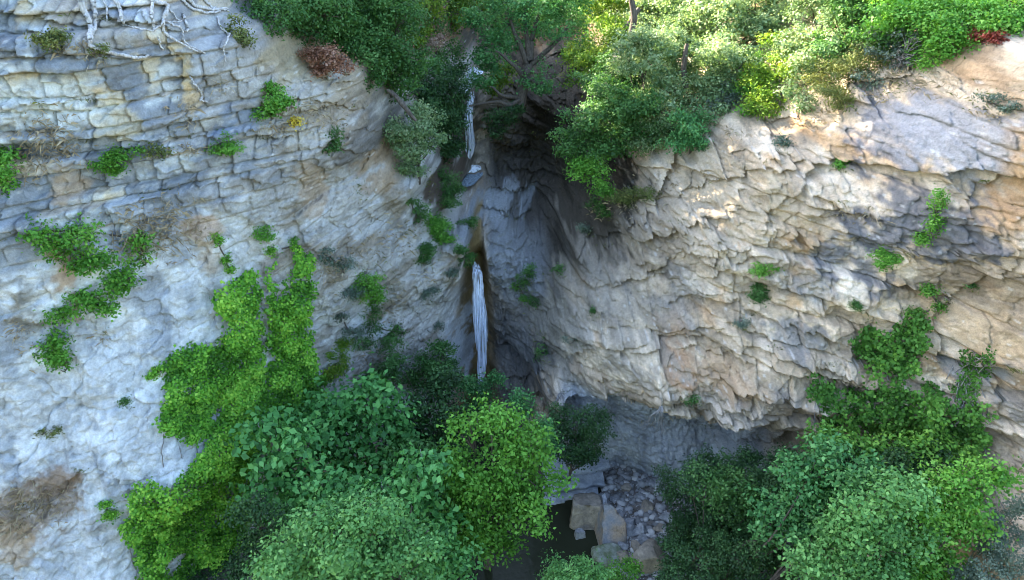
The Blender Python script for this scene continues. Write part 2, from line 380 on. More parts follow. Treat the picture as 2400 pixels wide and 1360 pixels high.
# stains, bare faces, mineral patches and painted recess shade at known spots: (px, py, Y, rx, ry in photo pixels, colour, strength)
PATCH = [
    (265, 275, 17.7, 42, 48, (0.60, 0.54, 0.39), 0.7), (90, 20, 17.4, 30, 40, (0.60, 0.48, 0.28), 0.8), (145, 25, 17.7, 60, 45, (0.42, 0.36, 0.27), 0.7),
    (425, 160, 18.9, 22, 60, (0.66, 0.52, 0.30), 0.9), (365, 180, 18.7, 18, 60, (0.62, 0.54, 0.38), 0.8), (440, 240, 18.8, 20, 40, (0.60, 0.47, 0.30), 0.8),
    (320, 60, 19, 60, 45, (0.40, 0.35, 0.27), 0.6), (210, 200, 17.7, 22, 35, (0.52, 0.46, 0.33), 0.7), (240, 215, 17.7, 25, 15, (0.62, 0.48, 0.28), 0.7),
    (60, 250, 16.7, 130, 70, (0.66, 0.70, 0.70), 0.8), (130, 470, 16.6, 26, 55, (0.44, 0.33, 0.22), 0.7), (130, 660, 16.4, 18, 85, (0.44, 0.30, 0.19), 0.8),
    (80, 1180, 15.4, 110, 75, (0.33, 0.26, 0.20), 0.85), (140, 1130, 15.6, 50, 40, (0.30, 0.22, 0.16), 0.8), (30, 1270, 14.8, 40, 60, (0.46, 0.34, 0.22), 0.7),
    (60, 730, 16, 40, 55, (0.20, 0.18, 0.13), 0.75), (740, 440, 21.9, 26, 60, (0.42, 0.32, 0.22), 0.7), (490, 520, 19.4, 45, 40, (0.55, 0.38, 0.24), 0.6), (500, 590, 19.4, 28, 40, (0.50, 0.40, 0.28), 0.6),
    (570, 290, 20.3, 45, 40, (0.22, 0.27, 0.36), 0.8), (690, 135, 22.4, 60, 60, (0.36, 0.30, 0.19), 0.8), (750, 190, 23, 70, 60, (0.34, 0.29, 0.19), 0.7),
    (860, 300, 24, 60, 70, (0.135, 0.125, 0.11), 0.85), (830, 210, 25, 50, 70, (0.33, 0.27, 0.19), 0.7), (890, 400, 24.3, 60, 40, (0.36, 0.25, 0.14), 0.7),
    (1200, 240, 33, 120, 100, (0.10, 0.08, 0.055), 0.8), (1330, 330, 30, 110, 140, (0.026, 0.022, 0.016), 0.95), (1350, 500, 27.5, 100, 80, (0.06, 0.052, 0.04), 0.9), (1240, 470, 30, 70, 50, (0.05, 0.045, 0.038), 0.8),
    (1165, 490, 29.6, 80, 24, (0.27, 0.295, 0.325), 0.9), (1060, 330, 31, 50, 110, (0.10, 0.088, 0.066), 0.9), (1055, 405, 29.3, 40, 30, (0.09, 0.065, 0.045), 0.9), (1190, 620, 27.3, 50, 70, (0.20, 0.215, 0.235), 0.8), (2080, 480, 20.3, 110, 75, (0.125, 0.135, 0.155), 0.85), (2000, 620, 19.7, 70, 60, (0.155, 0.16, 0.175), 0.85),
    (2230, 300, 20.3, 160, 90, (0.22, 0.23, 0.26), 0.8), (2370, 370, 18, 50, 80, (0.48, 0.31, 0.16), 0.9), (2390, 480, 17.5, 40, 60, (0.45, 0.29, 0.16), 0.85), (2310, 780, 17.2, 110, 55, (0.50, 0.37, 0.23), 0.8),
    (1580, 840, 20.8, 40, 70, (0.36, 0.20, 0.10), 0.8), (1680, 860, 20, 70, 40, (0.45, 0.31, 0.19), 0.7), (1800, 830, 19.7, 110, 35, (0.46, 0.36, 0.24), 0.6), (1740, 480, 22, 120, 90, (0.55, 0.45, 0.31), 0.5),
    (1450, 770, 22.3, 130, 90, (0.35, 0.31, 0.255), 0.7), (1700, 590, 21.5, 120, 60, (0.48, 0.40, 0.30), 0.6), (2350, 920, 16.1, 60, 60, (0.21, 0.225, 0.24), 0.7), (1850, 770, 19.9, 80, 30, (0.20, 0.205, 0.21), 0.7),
    (1070, 850, 25.8, 40, 70, (0.48, 0.52, 0.56), 0.8), (1020, 700, 25.6, 70, 90, (0.42, 0.41, 0.38), 0.7), (1210, 830, 26.1, 60, 90, (0.12, 0.125, 0.13), 0.6),
    (1700, 960, 19.4, 110, 40, (0.50, 0.44, 0.37), 0.7), (1310, 790, 24.2, 60, 80, (0.26, 0.24, 0.20), 0.6), (2150, 300, 20.8, 60, 70, (0.36, 0.36, 0.37), 0.6),
]
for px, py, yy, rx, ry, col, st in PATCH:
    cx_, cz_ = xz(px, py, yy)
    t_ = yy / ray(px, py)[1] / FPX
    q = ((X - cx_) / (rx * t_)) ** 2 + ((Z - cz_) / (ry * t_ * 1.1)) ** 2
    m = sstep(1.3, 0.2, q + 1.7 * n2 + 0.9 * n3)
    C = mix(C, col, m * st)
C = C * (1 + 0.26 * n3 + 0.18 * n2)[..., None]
spk = hash2(np.floor(X * 16), np.floor(Z * 16), 3)
C = mix(C, (0.66, 0.65, 0.62), (1 - gorge) * (1 - slot) * (spk > 0.985) * 0.35 * (1 - dk))
C = np.clip(C, 0.015, 0.8)
WET = np.clip(slot + 0.7 * slab + 0.25 * gorge, 0, 1)


# ------------------------------------------------------------------ helpers
def link(ob):
    COL.objects.link(ob)
    return ob


def tag(o, label=None, cat=None, group=None, kind=None):
    if label: o["label"] = label
    if cat: o["category"] = cat
    if group: o["group"] = group
    if kind: o["kind"] = kind
    return o


def mesh_from(name, V, Fq, mat, parent=None, smooth=False, tri=False):
    me = bpy.data.meshes.new(name)
    V = np.asarray(V, np.float32); Fq = np.asarray(Fq, np.int32)
    k = Fq.shape[1]
    me.vertices.add(len(V)); me.vertices.foreach_set("co", V.ravel())
    me.loops.add(Fq.size); me.loops.foreach_set("vertex_index", Fq.ravel())
    me.polygons.add(len(Fq))
    me.polygons.foreach_set("loop_start", np.arange(0, Fq.size, k, dtype=np.int32))
    me.polygons.foreach_set("loop_total", np.full(len(Fq), k, np.int32))
    if smooth: me.polygons.foreach_set("use_smooth", np.ones(len(Fq), bool))
    me.update(calc_edges=True)
    if mat: me.materials.append(mat)
    o = link(bpy.data.objects.new(name, me))
    if parent: o.parent = parent
    return o


def empty(name, loc, label, cat, group=None):
    o = link(bpy.data.objects.new(name, None))
    o.location = [float(v) for v in loc]
    o.empty_display_size = 0.2
    return tag(o, label, cat, group)


def new_mat(name):
    m = bpy.data.materials.new(name)
    m.use_nodes = True
    nt = m.node_tree
    nt.nodes.clear()
    out = nt.nodes.new("ShaderNodeOutputMaterial")
    return m, nt, out


def rock_mat(name, attr=True, col=(0.35, 0.32, 0.28), col2=(0.22, 0.21, 0.2), scale=1.0):
    m, nt, out = new_mat(name)
    N, L = nt.nodes, nt.links
    b = N.new("ShaderNodeBsdfPrincipled")
    b.inputs["Specular IOR Level"].default_value = 0.25
    tc = N.new("ShaderNodeTexCoord")
    nz = N.new("ShaderNodeTexNoise"); nz.inputs["Scale"].default_value = 9 * scale; nz.inputs["Detail"].default_value = 9; nz.inputs["Roughness"].default_value = 0.68
    L.new(tc.outputs["Object"], nz.inputs["Vector"])
    mp = N.new("ShaderNodeMapRange"); mp.inputs[1].default_value = 0.34; mp.inputs[2].default_value = 0.66; mp.inputs[3].default_value = 0.70; mp.inputs[4].default_value = 1.32
    nf = N.new("ShaderNodeTexNoise"); nf.inputs["Scale"].default_value = 24 * scale; nf.inputs["Detail"].default_value = 6; nf.inputs["Roughness"].default_value = 0.75
    L.new(tc.outputs["Object"], nf.inputs["Vector"])
    av = N.new("ShaderNodeMix"); av.data_type = 'FLOAT'; av.inputs[0].default_value = 0.5
    L.new(nz.outputs["Fac"], av.inputs[2]); L.new(nf.outputs["Fac"], av.inputs[3])
    L.new(av.outputs[0], mp.inputs[0])
    if attr:
        a = N.new("ShaderNodeVertexColor"); a.layer_name = "rock"
        base = a.outputs["Color"]
        rr = N.new("ShaderNodeMapRange"); rr.inputs[3].default_value = 0.88; rr.inputs[4].default_value = 0.5
        L.new(a.outputs["Alpha"], rr.inputs[0]); L.new(rr.outputs[0], b.inputs["Roughness"])
    else:
        n2_ = N.new("ShaderNodeTexNoise"); n2_.inputs["Scale"].default_value = 2.2 * scale; n2_.inputs["Detail"].default_value = 5
        L.new(tc.outputs["Object"], n2_.inputs["Vector"])
        cr = N.new("ShaderNodeValToRGB")
        cr.color_ramp.elements[0].position = 0.38; cr.color_ramp.elements[0].color = (*col2, 1)
        cr.color_ramp.elements[1].position = 0.62; cr.color_ramp.elements[1].color = (*col, 1)
        L.new(n2_.outputs["Fac"], cr.inputs[0])
        base = cr.outputs[0]
        b.inputs["Roughness"].default_value = 0.85
    mul = N.new("ShaderNodeVectorMath"); mul.operation = 'SCALE'
    L.new(base, mul.inputs[0]); L.new(mp.outputs[0], mul.inputs["Scale"])
    L.new(mul.outputs[0], b.inputs["Base Color"])
    # small scale relief: noise and cracked cells
    vo = N.new("ShaderNodeTexVoronoi"); vo.inputs["Scale"].default_value = 7 * scale; vo.feature = 'F1'
    L.new(tc.outputs["Object"], vo.inputs["Vector"])
    ad = N.new("ShaderNodeMath"); ad.operation = 'MULTIPLY_ADD'; ad.inputs[1].default_value = 0.35
    L.new(vo.outputs["Distance"], ad.inputs[0]); L.new(av.outputs[0], ad.inputs[2])
    ds = N.new("ShaderNodeVectorMath"); ds.operation = 'MULTIPLY_ADD'; ds.inputs[1].default_value = (0.35, 0.35, 0.35)
    L.new(nz.outputs["Color"], ds.inputs[0]); L.new(tc.outputs["Object"], ds.inputs[2])
    last = ad.outputs[0]
    for sc_, am_ in ((1.3, 0.20), (3.1, 0.07)):
        ve = N.new("ShaderNodeTexVoronoi"); ve.feature = 'DISTANCE_TO_EDGE'; ve.inputs["Scale"].default_value = sc_ * scale
        L.new(ds.outputs[0], ve.inputs["Vector"])
        mr = N.new("ShaderNodeMapRange"); mr.inputs[2].default_value = 0.045; mr.inputs[3].default_value = -am_ * 1.6; mr.inputs[4].default_value = 0.0
        L.new(ve.outputs["Distance"], mr.inputs[0])
        ng = N.new("ShaderNodeTexNoise"); ng.inputs["Scale"].default_value = 0.9 * sc_; ng.inputs["Detail"].default_value = 2
        L.new(tc.outputs["Object"], ng.inputs["Vector"])
        gr = N.new("ShaderNodeMapRange"); gr.inputs[1].default_value = 0.44; gr.inputs[2].default_value = 0.60; L.new(ng.outputs["Fac"], gr.inputs[0])
        gm = N.new("ShaderNodeMath"); gm.operation = 'MULTIPLY'; L.new(mr.outputs[0], gm.inputs[0]); L.new(gr.outputs[0], gm.inputs[1])
        sm = N.new("ShaderNodeMath"); sm.operation = 'ADD'; L.new(last, sm.inputs[0]); L.new(gm.outputs[0], sm.inputs[1]); last = sm.outputs[0]
    bp = N.new("ShaderNodeBump"); bp.inputs["Strength"].default_value = 0.8; bp.inputs["Distance"].default_value = 0.08
    L.new(last, bp.inputs["Height"]); L.new(bp.outputs[0], b.inputs["Normal"])
    L.new(b.outputs[0], out.inputs[0])
    return m


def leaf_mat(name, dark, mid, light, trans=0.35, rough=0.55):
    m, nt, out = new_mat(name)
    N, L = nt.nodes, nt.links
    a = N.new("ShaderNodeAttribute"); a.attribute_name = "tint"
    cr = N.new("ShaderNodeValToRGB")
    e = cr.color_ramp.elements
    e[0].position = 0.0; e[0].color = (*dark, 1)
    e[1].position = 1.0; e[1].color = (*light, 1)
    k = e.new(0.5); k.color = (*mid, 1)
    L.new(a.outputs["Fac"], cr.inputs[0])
    b = N.new("ShaderNodeBsdfPrincipled"); b.inputs["Roughness"].default_value = rough
    b.inputs["Specular IOR Level"].default_value = 0.3
    L.new(cr.outputs[0], b.inputs["Base Color"])
    tr = N.new("ShaderNodeBsdfTranslucent")
    g = N.new("ShaderNodeMix"); g.data_type = 'RGBA'; g.blend_type = 'MULTIPLY'; g.inputs[0].default_value = 1.0
    L.new(cr.outputs[0], g.inputs[6]); g.inputs[7].default_value = (1.25, 1.2, 0.55, 1)
    L.new(g.outputs[2], tr.inputs[0])
    mx = N.new("ShaderNodeMixShader"); mx.inputs[0].default_value = trans
    L.new(b.outputs[0], mx.inputs[1]); L.new(tr.outputs[0], mx.inputs[2])
    L.new(mx.outputs[0], out.inputs[0])
    return m


def bark_mat(name, c1, c2):
    m, nt, out = new_mat(name)
    N, L = nt.nodes, nt.links
    b = N.new("ShaderNodeBsdfPrincipled"); b.inputs["Roughness"].default_value = 0.9
    tc = N.new("ShaderNodeTexCoord"); mp = N.new("ShaderNodeMapping"); mp.inputs["Scale"].default_value = (9, 9, 2)
    nz = N.new("ShaderNodeTexNoise"); nz.inputs["Scale"].default_value = 2.5; nz.inputs["Detail"].default_value = 6
    L.new(tc.outputs["Object"], mp.inputs[0]); L.new(mp.outputs[0], nz.inputs["Vector"])
    cr = N.new("ShaderNodeValToRGB"); cr.color_ramp.elements[0].position = 0.35; cr.color_ramp.elements[1].position = 0.65
    cr.color_ramp.elements[0].color = (*c1, 1); cr.color_ramp.elements[1].color = (*c2, 1)
    L.new(nz.outputs["Fac"], cr.inputs[0]); L.new(cr.outputs[0], b.inputs["Base Color"])
    bp = N.new("ShaderNodeBump"); bp.inputs["Distance"].default_value = 0.03; L.new(nz.outputs["Fac"], bp.inputs["Height"]); L.new(bp.outputs[0], b.inputs["Normal"])
    L.new(b.outputs[0], out.inputs[0])
    return m


def grid_faces(nr, nc):
    i = np.arange(nr * nc).reshape(nr, nc)
    return np.stack([i[:-1, :-1], i[:-1, 1:], i[1:, 1:], i[1:, :-1]], -1).reshape(-1, 4)


# ------------------------------------------------------------------ cliffs
M_ROCK = rock_mat("cliff_rock")


def cliff_part(name, c0, c1, label):
    sl = np.s_[:, c0:c1]
    V = np.stack([X[sl], Y[sl], Z[sl]], -1).reshape(-1, 3)
    o = mesh_from(name, V, grid_faces(X.shape[0], c1 - c0), M_ROCK)
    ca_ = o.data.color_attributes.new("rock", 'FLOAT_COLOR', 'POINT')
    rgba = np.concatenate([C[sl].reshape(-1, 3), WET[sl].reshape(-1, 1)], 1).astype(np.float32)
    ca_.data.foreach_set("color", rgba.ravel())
    return tag(o, label, "cliff", None, "structure")


csplit = int(np.searchsorted(GX, XF))
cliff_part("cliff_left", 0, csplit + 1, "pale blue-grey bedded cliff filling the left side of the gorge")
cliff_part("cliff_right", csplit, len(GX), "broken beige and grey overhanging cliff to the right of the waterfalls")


def lookY(x, z):
    i = np.clip(np.searchsorted(GX, x) - 1, 0, len(GX) - 2)
    k = np.clip(np.searchsorted(GZ, z) - 1, 0, len(GZ) - 2)
    fx = np.clip((x - GX[i]) / (GX[i + 1] - GX[i]), 0, 1); fz = np.clip((z - GZ[k]) / (GZ[k + 1] - GZ[k]), 0, 1)
    return (Y[k, i] * (1 - fx) + Y[k, i + 1] * fx) * (1 - fz) + (Y[k + 1, i] * (1 - fx) + Y[k + 1, i + 1] * fx) * fz


def cliff_hit(px, py):
    """where sight lines meet the rock"""
    px, py = np.atleast_1d(np.asarray(px, float)), np.atleast_1d(np.asarray(py, float))
    dx, dy, dz = ray(px, py)
    res = np.full(px.shape, np.nan)
    prev = np.full(px.shape, 8.0)
    for y in np.arange(10, 75, 0.12):
        t = y / dy
        hit = np.isnan(res) & ((y >= lookY(dx * t, EYE[2] + dz * t)) | (EYE[2] + dz * t < 0.0))
        res[hit] = y
        if not np.isnan(res).any(): break
    res[np.isnan(res)] = 74
    lo, hi = res - 0.12, res.copy()
    for _ in range(6):
        mid_ = (lo + hi) / 2; t = mid_ / dy
        ins = mid_ >= lookY(dx * t, EYE[2] + dz * t)
        hi = np.where(ins, mid_, hi); lo = np.where(ins, lo, mid_)
    t = hi / dy
    return np.stack([dx * t, hi, EYE[2] + dz * t], -1)


def cliff_normal(p):
    e = 0.35
    x, z = p[..., 0], p[..., 2]
    gx_ = (lookY(x + e, z) - lookY(x - e, z)) / (2 * e); gz_ = (lookY(x, z + e) - lookY(x, z - e)) / (2 * e)
    nrm = np.stack([gx_, -np.ones_like(gx_), gz_], -1)
    return nrm / np.linalg.norm(nrm, axis=-1, keepdims=True)


def hill_z(x, y):
    """height of the hillside under (x, y): the lowest z whose rock lies farther out than y"""
    zz = np.arange(-1, 26, 0.05)
    f = lookY(np.full(zz.shape, float(x)), zz)
    k = np.nonzero(f <= y)[0]
    return float(zz[k[-1]]) if len(k) else 0.0


# ------------------------------------------------------------------ valley floor, pool, gravel
def floor_z(x, y):
    shore = sstep(2.0, 3.6, x + 0.35 * fbm(x * 1.1, y * 1.1, 3, 201) - 0.10 * (y - 19.5))
    back = sstep(20.9, 22.0, y + 0.25 * fbm(x * 2, y * 2, 2, 202)) * sstep(-8, 1, x)
    z = -0.55 + 0.62 * np.maximum(shore, back * 0.9) + 0.09 * (x - 3.2).clip(0, 20) * shore
    lft = sstep(-4.5, -7.5, x + 0.4 * fbm(x, y, 2, 204))
    near = sstep(13.5, 11.5, y)
    z = np.maximum(z, -0.55 + 1.0 * lft); z = np.maximum(z, -0.55 + 0.9 * near * sstep(3, -1, np.abs(x + 2) - 4))
    return z + 0.06 * fbm(x * 1.5, y * 1.5, 4, 203)


gx_ = np.concatenate([np.arange(-90, -12, 2.0), np.arange(-12, 14, 0.07), np.arange(14, 90, 2.0)])
gy_ = np.concatenate([np.arange(-90, 10, 2.0), np.arange(10, 27, 0.07)])
FX, FY = np.meshgrid(gx_, gy_)
FZ = floor_z(FX, FY)
FZ = FZ + 0.10 * sstep(8, 0, FY) * np.hypot(FX.clip(-1e3, 1e3) * 0.5, 0) * 0.4
M_FLOOR = rock_mat("valley_floor", False, (0.22, 0.20, 0.18), (0.10, 0.09, 0.075), 1.4)
tag(mesh_from("ground", np.stack([FX, FY, FZ], -1).reshape(-1, 3), grid_faces(*FX.shape), M_FLOOR, smooth=True),
    "grey stony valley floor around the pool at the foot of the cliffs", "ground", None, "structure")

hx, hy = np.meshgrid(np.linspace(-110, 110, 90), np.linspace(-75, -14, 50))  # unseen slope behind the camera, added to cut off the low frontal sky
hz = 0.3 + 34 * sstep(-14, -62, hy) + 2.5 * fbm(hx * 0.12, hy * 0.12, 4, 210) * sstep(-16, -24, hy)
tag(mesh_from("hillside", np.stack([hx, hy, hz], -1).reshape(-1, 3), grid_faces(50, 90), rock_mat("added_hill_cover", False, (0.075, 0.10, 0.04), (0.04, 0.06, 0.025), 0.5), smooth=True),
    "unseen green hillside added behind the camera to block the low sky", "hillside", None, "structure")

m, nt, out = new_mat("pool_water")
N, L = nt.nodes, nt.links
b = N.new("ShaderNodeBsdfPrincipled")
b.inputs["Base Color"].default_value = (0.026, 0.029, 0.017, 1); b.inputs["Roughness"].default_value = 0.2
b.inputs["Specular IOR Level"].default_value = 0.10
nz = N.new("ShaderNodeTexNoise"); nz.inputs["Scale"].default_value = 5; nz.inputs["Detail"].default_value = 3
tc = N.new("ShaderNodeTexCoord"); L.new(tc.outputs["Object"], nz.inputs["Vector"])
bp = N.new("ShaderNodeBump"); bp.inputs["Distance"].default_value = 0.03; bp.inputs["Strength"].default_value = 0.4
L.new(nz.outputs["Fac"], bp.inputs["Height"]); L.new(bp.outputs[0], b.inputs["Normal"])
tr = N.new("ShaderNodeBsdfTransparent"); tr.inputs[0].default_value = (0.35, 0.27, 0.15, 1)
mx = N.new("ShaderNodeMixShader"); mx.inputs[0].default_value = 0.93
L.new(tr.outputs[0], mx.inputs[1]); L.new(b.outputs[0], mx.inputs[2]); L.new(mx.outputs[0], out.inputs[0])
M_POOL = m
wx, wy = np.meshgrid(np.linspace(-9, 6, 30), np.linspace(10, 25, 30))
tag(mesh_from("pool_water", np.stack([wx, wy, 0 * wx], -1).reshape(-1, 3), grid_faces(30, 30), M_POOL, smooth=True),
    "dark still pool at the foot of the gorge beside the boulders", "pool", None, "structure")


# ------------------------------------------------------------------ stones and boulders
def ico(sub=1):
    import bmesh
    bm = bmesh.new(); bmesh.ops.create_icosphere(bm, subdivisions=sub, radius=1.0)
    v = np.array([p.co[:] for p in bm.verts]); f = np.array([[q.index for q in p.verts] for p in bm.faces])
    bm.free()
    return v, f


ICO1, ICO3 = ico(1), ico(4)


def cut_stone(v, g, ncut=9, lo=0.55, hi=0.9):
    """chop a ball into an angular block with flat faces"""
    for _ in range(ncut):
        d = g.normal(size=3); d /= np.linalg.norm(d)
        h = g.uniform(lo, hi)
        s = v @ d
        v = v - np.clip(s - h, 0, None)[:, None] * d[None, :]
    return v


def rotz(v, a):
    c, s = math.cos(a), math.sin(a)
    return v @ np.array([[c, s, 0], [-s, c, 0], [0, 0, 1]])


def boulder(name, label, loc, size, seed, mat, planes=None, rz=0.0, group=None, cat="boulder"):
    g = np.random.default_rng(seed)
    v, f = ICO3
    v = v * 1.25
    if planes:
        for nx_, ny_, nz_, h in planes:
            d = np.array([nx_, ny_, nz_], float); d /= np.linalg.norm(d)
            v = v - np.clip(v @ d - h, 0, None)[:, None] * d[None, :]
    else:
        v = cut_stone(v, g, 12)
    v = v * (1 + 0.09 * fbm(v[:, 0] * 3 + v[:, 2], v[:, 1] * 3 - v[:, 2], 4, seed))[:, None]
    v = v + 0.035 * np.stack([vnoise(v[:, 1] * 9, v[:, 2] * 9, seed), vnoise(v[:, 0] * 9, v[:, 2] * 9, seed + 1), vnoise(v[:, 0] * 9, v[:, 1] * 9, seed + 2)], -1)
    v = rotz(v * np.array(size), rz)
    o = mesh_from(name, v, f, mat)
    o.location = [float(q) for q in loc]
    return tag(o, label, cat, group)


M_BTAN = rock_mat("boulder_tan", False, (0.36, 0.31, 0.24), (0.24, 0.21, 0.17), 0.9)
M_BGREY = rock_mat("boulder_grey", False, (0.38, 0.39, 0.40), (0.20, 0.21, 0.22), 1.2)
M_BORANGE = rock_mat("boulder_orange", False, (0.36, 0.27, 0.18), (0.24, 0.25, 0.26), 0.7)
p = at(1375, 1212, 19.7)
box = [(1, 0.1, 0.1, 0.80), (-1, 0.0, 0.12, 0.82), (0, 0.25, 1, 0.62), (0.1, -1, 0.25, 0.80), (-0.1, 1, 0, 0.8), (0.7, 0.7, 0.1, 0.98), (-0.75, 0.7, 0.2, 0.85), (0, 0, -1, 0.7)]
boulder("boulder", "large square-topped tan boulder standing in the edge of the pool", (p[0], 19.8, 0.35), (0.66, 0.66, 0.85), 5, M_BTAN, box, -0.12)
p = at(1425, 1250, 19.2)
wedge = [(0.85, 0.35, 0.45, 0.6), (-1, 0.25, 0.3, 0.62), (-0.1, -0.85, 0.8, 0.62), (0, -1, 0.1, 0.85), (0.1, 0.7, 0.7, 0.8), (0.8, -0.6, 0.2, 0.85), (0, 0, -1, 0.7)]
boulder("boulder", "pointed wedge-shaped orange and grey boulder beside the square tan one", (p[0], 19.1, 0.3), (0.66, 0.95, 0.9), 8, M_BORANGE, wedge, 0.3)
p = at(1358, 1255, 18.9)
boulder("boulder", "small pale cubic stone alone in the dark pool", (p[0], 18.95, 0.05), (0.21, 0.20, 0.28), 11, M_BGREY, box, 0.2, cat="stone")
p = at(1428, 1310, 18.0)
boulder("boulder", "mossy flat grey rock below the wedge-shaped boulder, by the small tree", (p[0], 17.9, 0.15), (0.55, 0.5, 0.4), 14, rock_mat("boulder_moss", False, (0.28, 0.30, 0.27), (0.14, 0.17, 0.09), 1.2))
p = at(1520, 1345, 17.5)
boulder("boulder", "broad beige rock at the lower edge between the dark thicket and the small tree", (p[0], 17.4, 0.45), (0.75, 0.6, 0.5), 17, M_BTAN)
p = at(1412, 1190, 20.3)
boulder("boulder", "thin upright white slab of stone just right of the square boulder", (p[0], 20.3, 0.3), (0.11, 0.32, 0.3), 19, rock_mat("boulder_white", False, (0.6, 0.62, 0.64), (0.45, 0.47, 0.5), 1.2), cat="stone")
g = np.random.default_rng(33)
ST = [(1470, 1235, .30), (1500, 1250, .26), (1545, 1250, .24), (1460, 1285, .27), (1510, 1275, .30), (1490, 1290, .28), (1540, 1300, .30), (1470, 1250, .28), (1520, 1195, .32),
      (1380, 1300, .22), (1385, 1255, .13), (1460, 1310, .3), (1440, 1170, .2), (1500, 1170, .22), (1470, 1150, .24), (1450, 1205, .2), (1560, 1225, .28), (1390, 1320, .26), (1560, 1170, .3), (1525, 1140, .25)]
for i, (px, py, r) in enumerate(ST):
    q = at(px, py, 19.0); dx, dy, dz = ray(px, py); t = (20 - 0.15) / -dz
    x_, y_ = dx * t, dy * t
    boulder("stone", "head-sized or larger grey stone lying among the gravel by the pool", (x_, y_, float(floor_z(np.array(x_), np.array(y_))) + 0.3 * r),
            (r * g.uniform(.8, 1.3), r * g.uniform(.7, 1.1), r * g.uniform(.5, .9)), 60 + i, [M_BGREY, M_BGREY, M_BTAN][i % 3], None, g.uniform(0, 6), "larger stones on the gravel bank", "stone")

# gravel: thousands of small stones as one cover
def gravel(n_, seed):
    g = np.random.default_rng(seed)
    v0, f0 = ICO1
    var = [cut_stone(v0 * 1.15, g, 6, 0.6, 0.95) for _ in range(10)]
    VV, FF, off = [], [], 0
    x_ = g.uniform(1.9, 9.5, n_); y_ = g.uniform(15, 23, n_)
    z_ = floor_z(x_, y_)
    keep = z_ > 0.0
    for a, b_, c in zip(x_[keep], y_[keep], z_[keep]):
        r = 0.024 + 0.15 * g.random() ** 5
        v = rotz(var[g.integers(10)] * np.array([r * g.uniform(.8, 1.5), r, r * g.uniform(.5, .9)]), g.uniform(0, 6.3))
        VV.append(v + np.array([a, b_, c + 0.2 * r])); FF.append(f0 + off); off += len(v)
    return np.concatenate(VV), np.concatenate(FF)


m, nt, out = new_mat("gravel")
N, L = nt.nodes, nt.links
b = N.new("ShaderNodeBsdfPrincipled"); b.inputs["Roughness"].default_value = 0.85
ge = N.new("ShaderNodeNewGeometry")
cr = N.new("ShaderNodeValToRGB")
cr.color_ramp.elements[0].color = (0.12, 0.12, 0.12, 1); cr.color_ramp.elements[1].color = (0.52, 0.51, 0.49, 1)
e_ = cr.color_ramp.elements.new(0.6); e_.color = (0.27, 0.275, 0.28, 1)
L.new(ge.outputs["Random Per Island"], cr.inputs[0]); L.new(cr.outputs[0], b.inputs["Base Color"]); L.new(b.outputs[0], out.inputs[0])
VV, FF = gravel(9000, 44)
tag(mesh_from("gravel", VV, FF, m), "loose grey gravel covering the bank beside the pool", "gravel", None, "stuff")

# layered rock ledge at the back of the pool
def ledge():
    VV, FF, off = [], [], 0
    rows = [(0.62, 0.0, 0.30), (0.36, -0.38, 0.26), (0.12, -0.72, 0.24)]
    c = at(1370, 1135, 21.3)
    for k, (zt, dy_, th) in enumerate(rows):
        nx_ = 90
        xs = np.linspace(c[0] - 1.6, c[0] + 1.0 - 0.25 * k, nx_)
        fr = 21.2 + dy_ + 0.42 * (xs - c[0] + 1.6) * (0.5 if k == 0 else 0.35) + 0.10 * fbm(xs * 2.2, xs * 0 + k, 4, 301) + 0.12 * (hash2(np.floor(xs * 2.6 + k * 0.4), xs * 0 + k, 7) - .5)
        top = zt + 0.05 * fbm(xs * 1.5, xs * 0 + k * 3, 3, 302) + 0.06 * (xs - c[0])
        prof = [(1.6, top), (0.3, top + 0.02), (0.02, top - 0.01), (0.0, top - 0.05), (0.05, top - th * .6), (0.1, top - th), (0.4, top - th - 0.05)]
        for dyy, zz in prof:
            VV.append(np.stack([xs, fr + dyy, zz + 0 * xs], -1))
        FF.append(grid_faces(len(prof), nx_) + off); off += len(prof) * nx_
    return np.concatenate(VV), np.concatenate(FF)


VV, FF = ledge()
tag(mesh_from("rock_ledge", VV, FF, rock_mat("ledge_rock", False, (0.40, 0.43, 0.47), (0.25, 0.28, 0.32), 1.0)),
    "stepped pale blue rock ledge at the back edge of the pool", "ledge", None, "structure")

# ------------------------------------------------------------------ falling water
def water_mat(name, lo=0.38, hi=0.66, amin=0.05, amax=0.80, sc=(22, 9, 0.45), det=2.5, bmp=0.006):
    m, nt, out = new_mat(name)
    N, L = nt.nodes, nt.links
    b = N.new("ShaderNodeBsdfPrincipled"); b.inputs["Base Color"].default_value = (0.74, 0.82, 0.95, 1); b.inputs["Roughness"].default_value = 0.35
    b.inputs["Subsurface Weight"].default_value = 0.0
    tc = N.new("ShaderNodeTexCoord"); mp = N.new("ShaderNodeMapping"); mp.inputs["Scale"].default_value = sc
    nz = N.new("ShaderNodeTexNoise"); nz.inputs["Scale"].default_value = 1.0; nz.inputs["Detail"].default_value = det
    L.new(tc.outputs["Object"], mp.inputs[0]); L.new(mp.outputs[0], nz.inputs["Vector"])
    r = N.new("ShaderNodeMapRange"); r.inputs[1].default_value = lo; r.inputs[2].default_value = hi; r.inputs[3].default_value = amin; r.inputs[4].default_value = amax
    L.new(nz.outputs["Fac"], r.inputs[0])
    tr = N.new("ShaderNodeBsdfTransparent"); mx = N.new("ShaderNodeMixShader")
    L.new(r.outputs[0], mx.inputs[0]); L.new(tr.outputs[0], mx.inputs[1]); L.new(b.outputs[0], mx.inputs[2])
    bp = N.new("ShaderNodeBump"); bp.inputs["Distance"].default_value = bmp; L.new(nz.outputs["Fac"], bp.inputs["Height"]); L.new(bp.outputs[0], b.inputs["Normal"])
    L.new(mx.outputs[0], out.inputs[0])
    return m


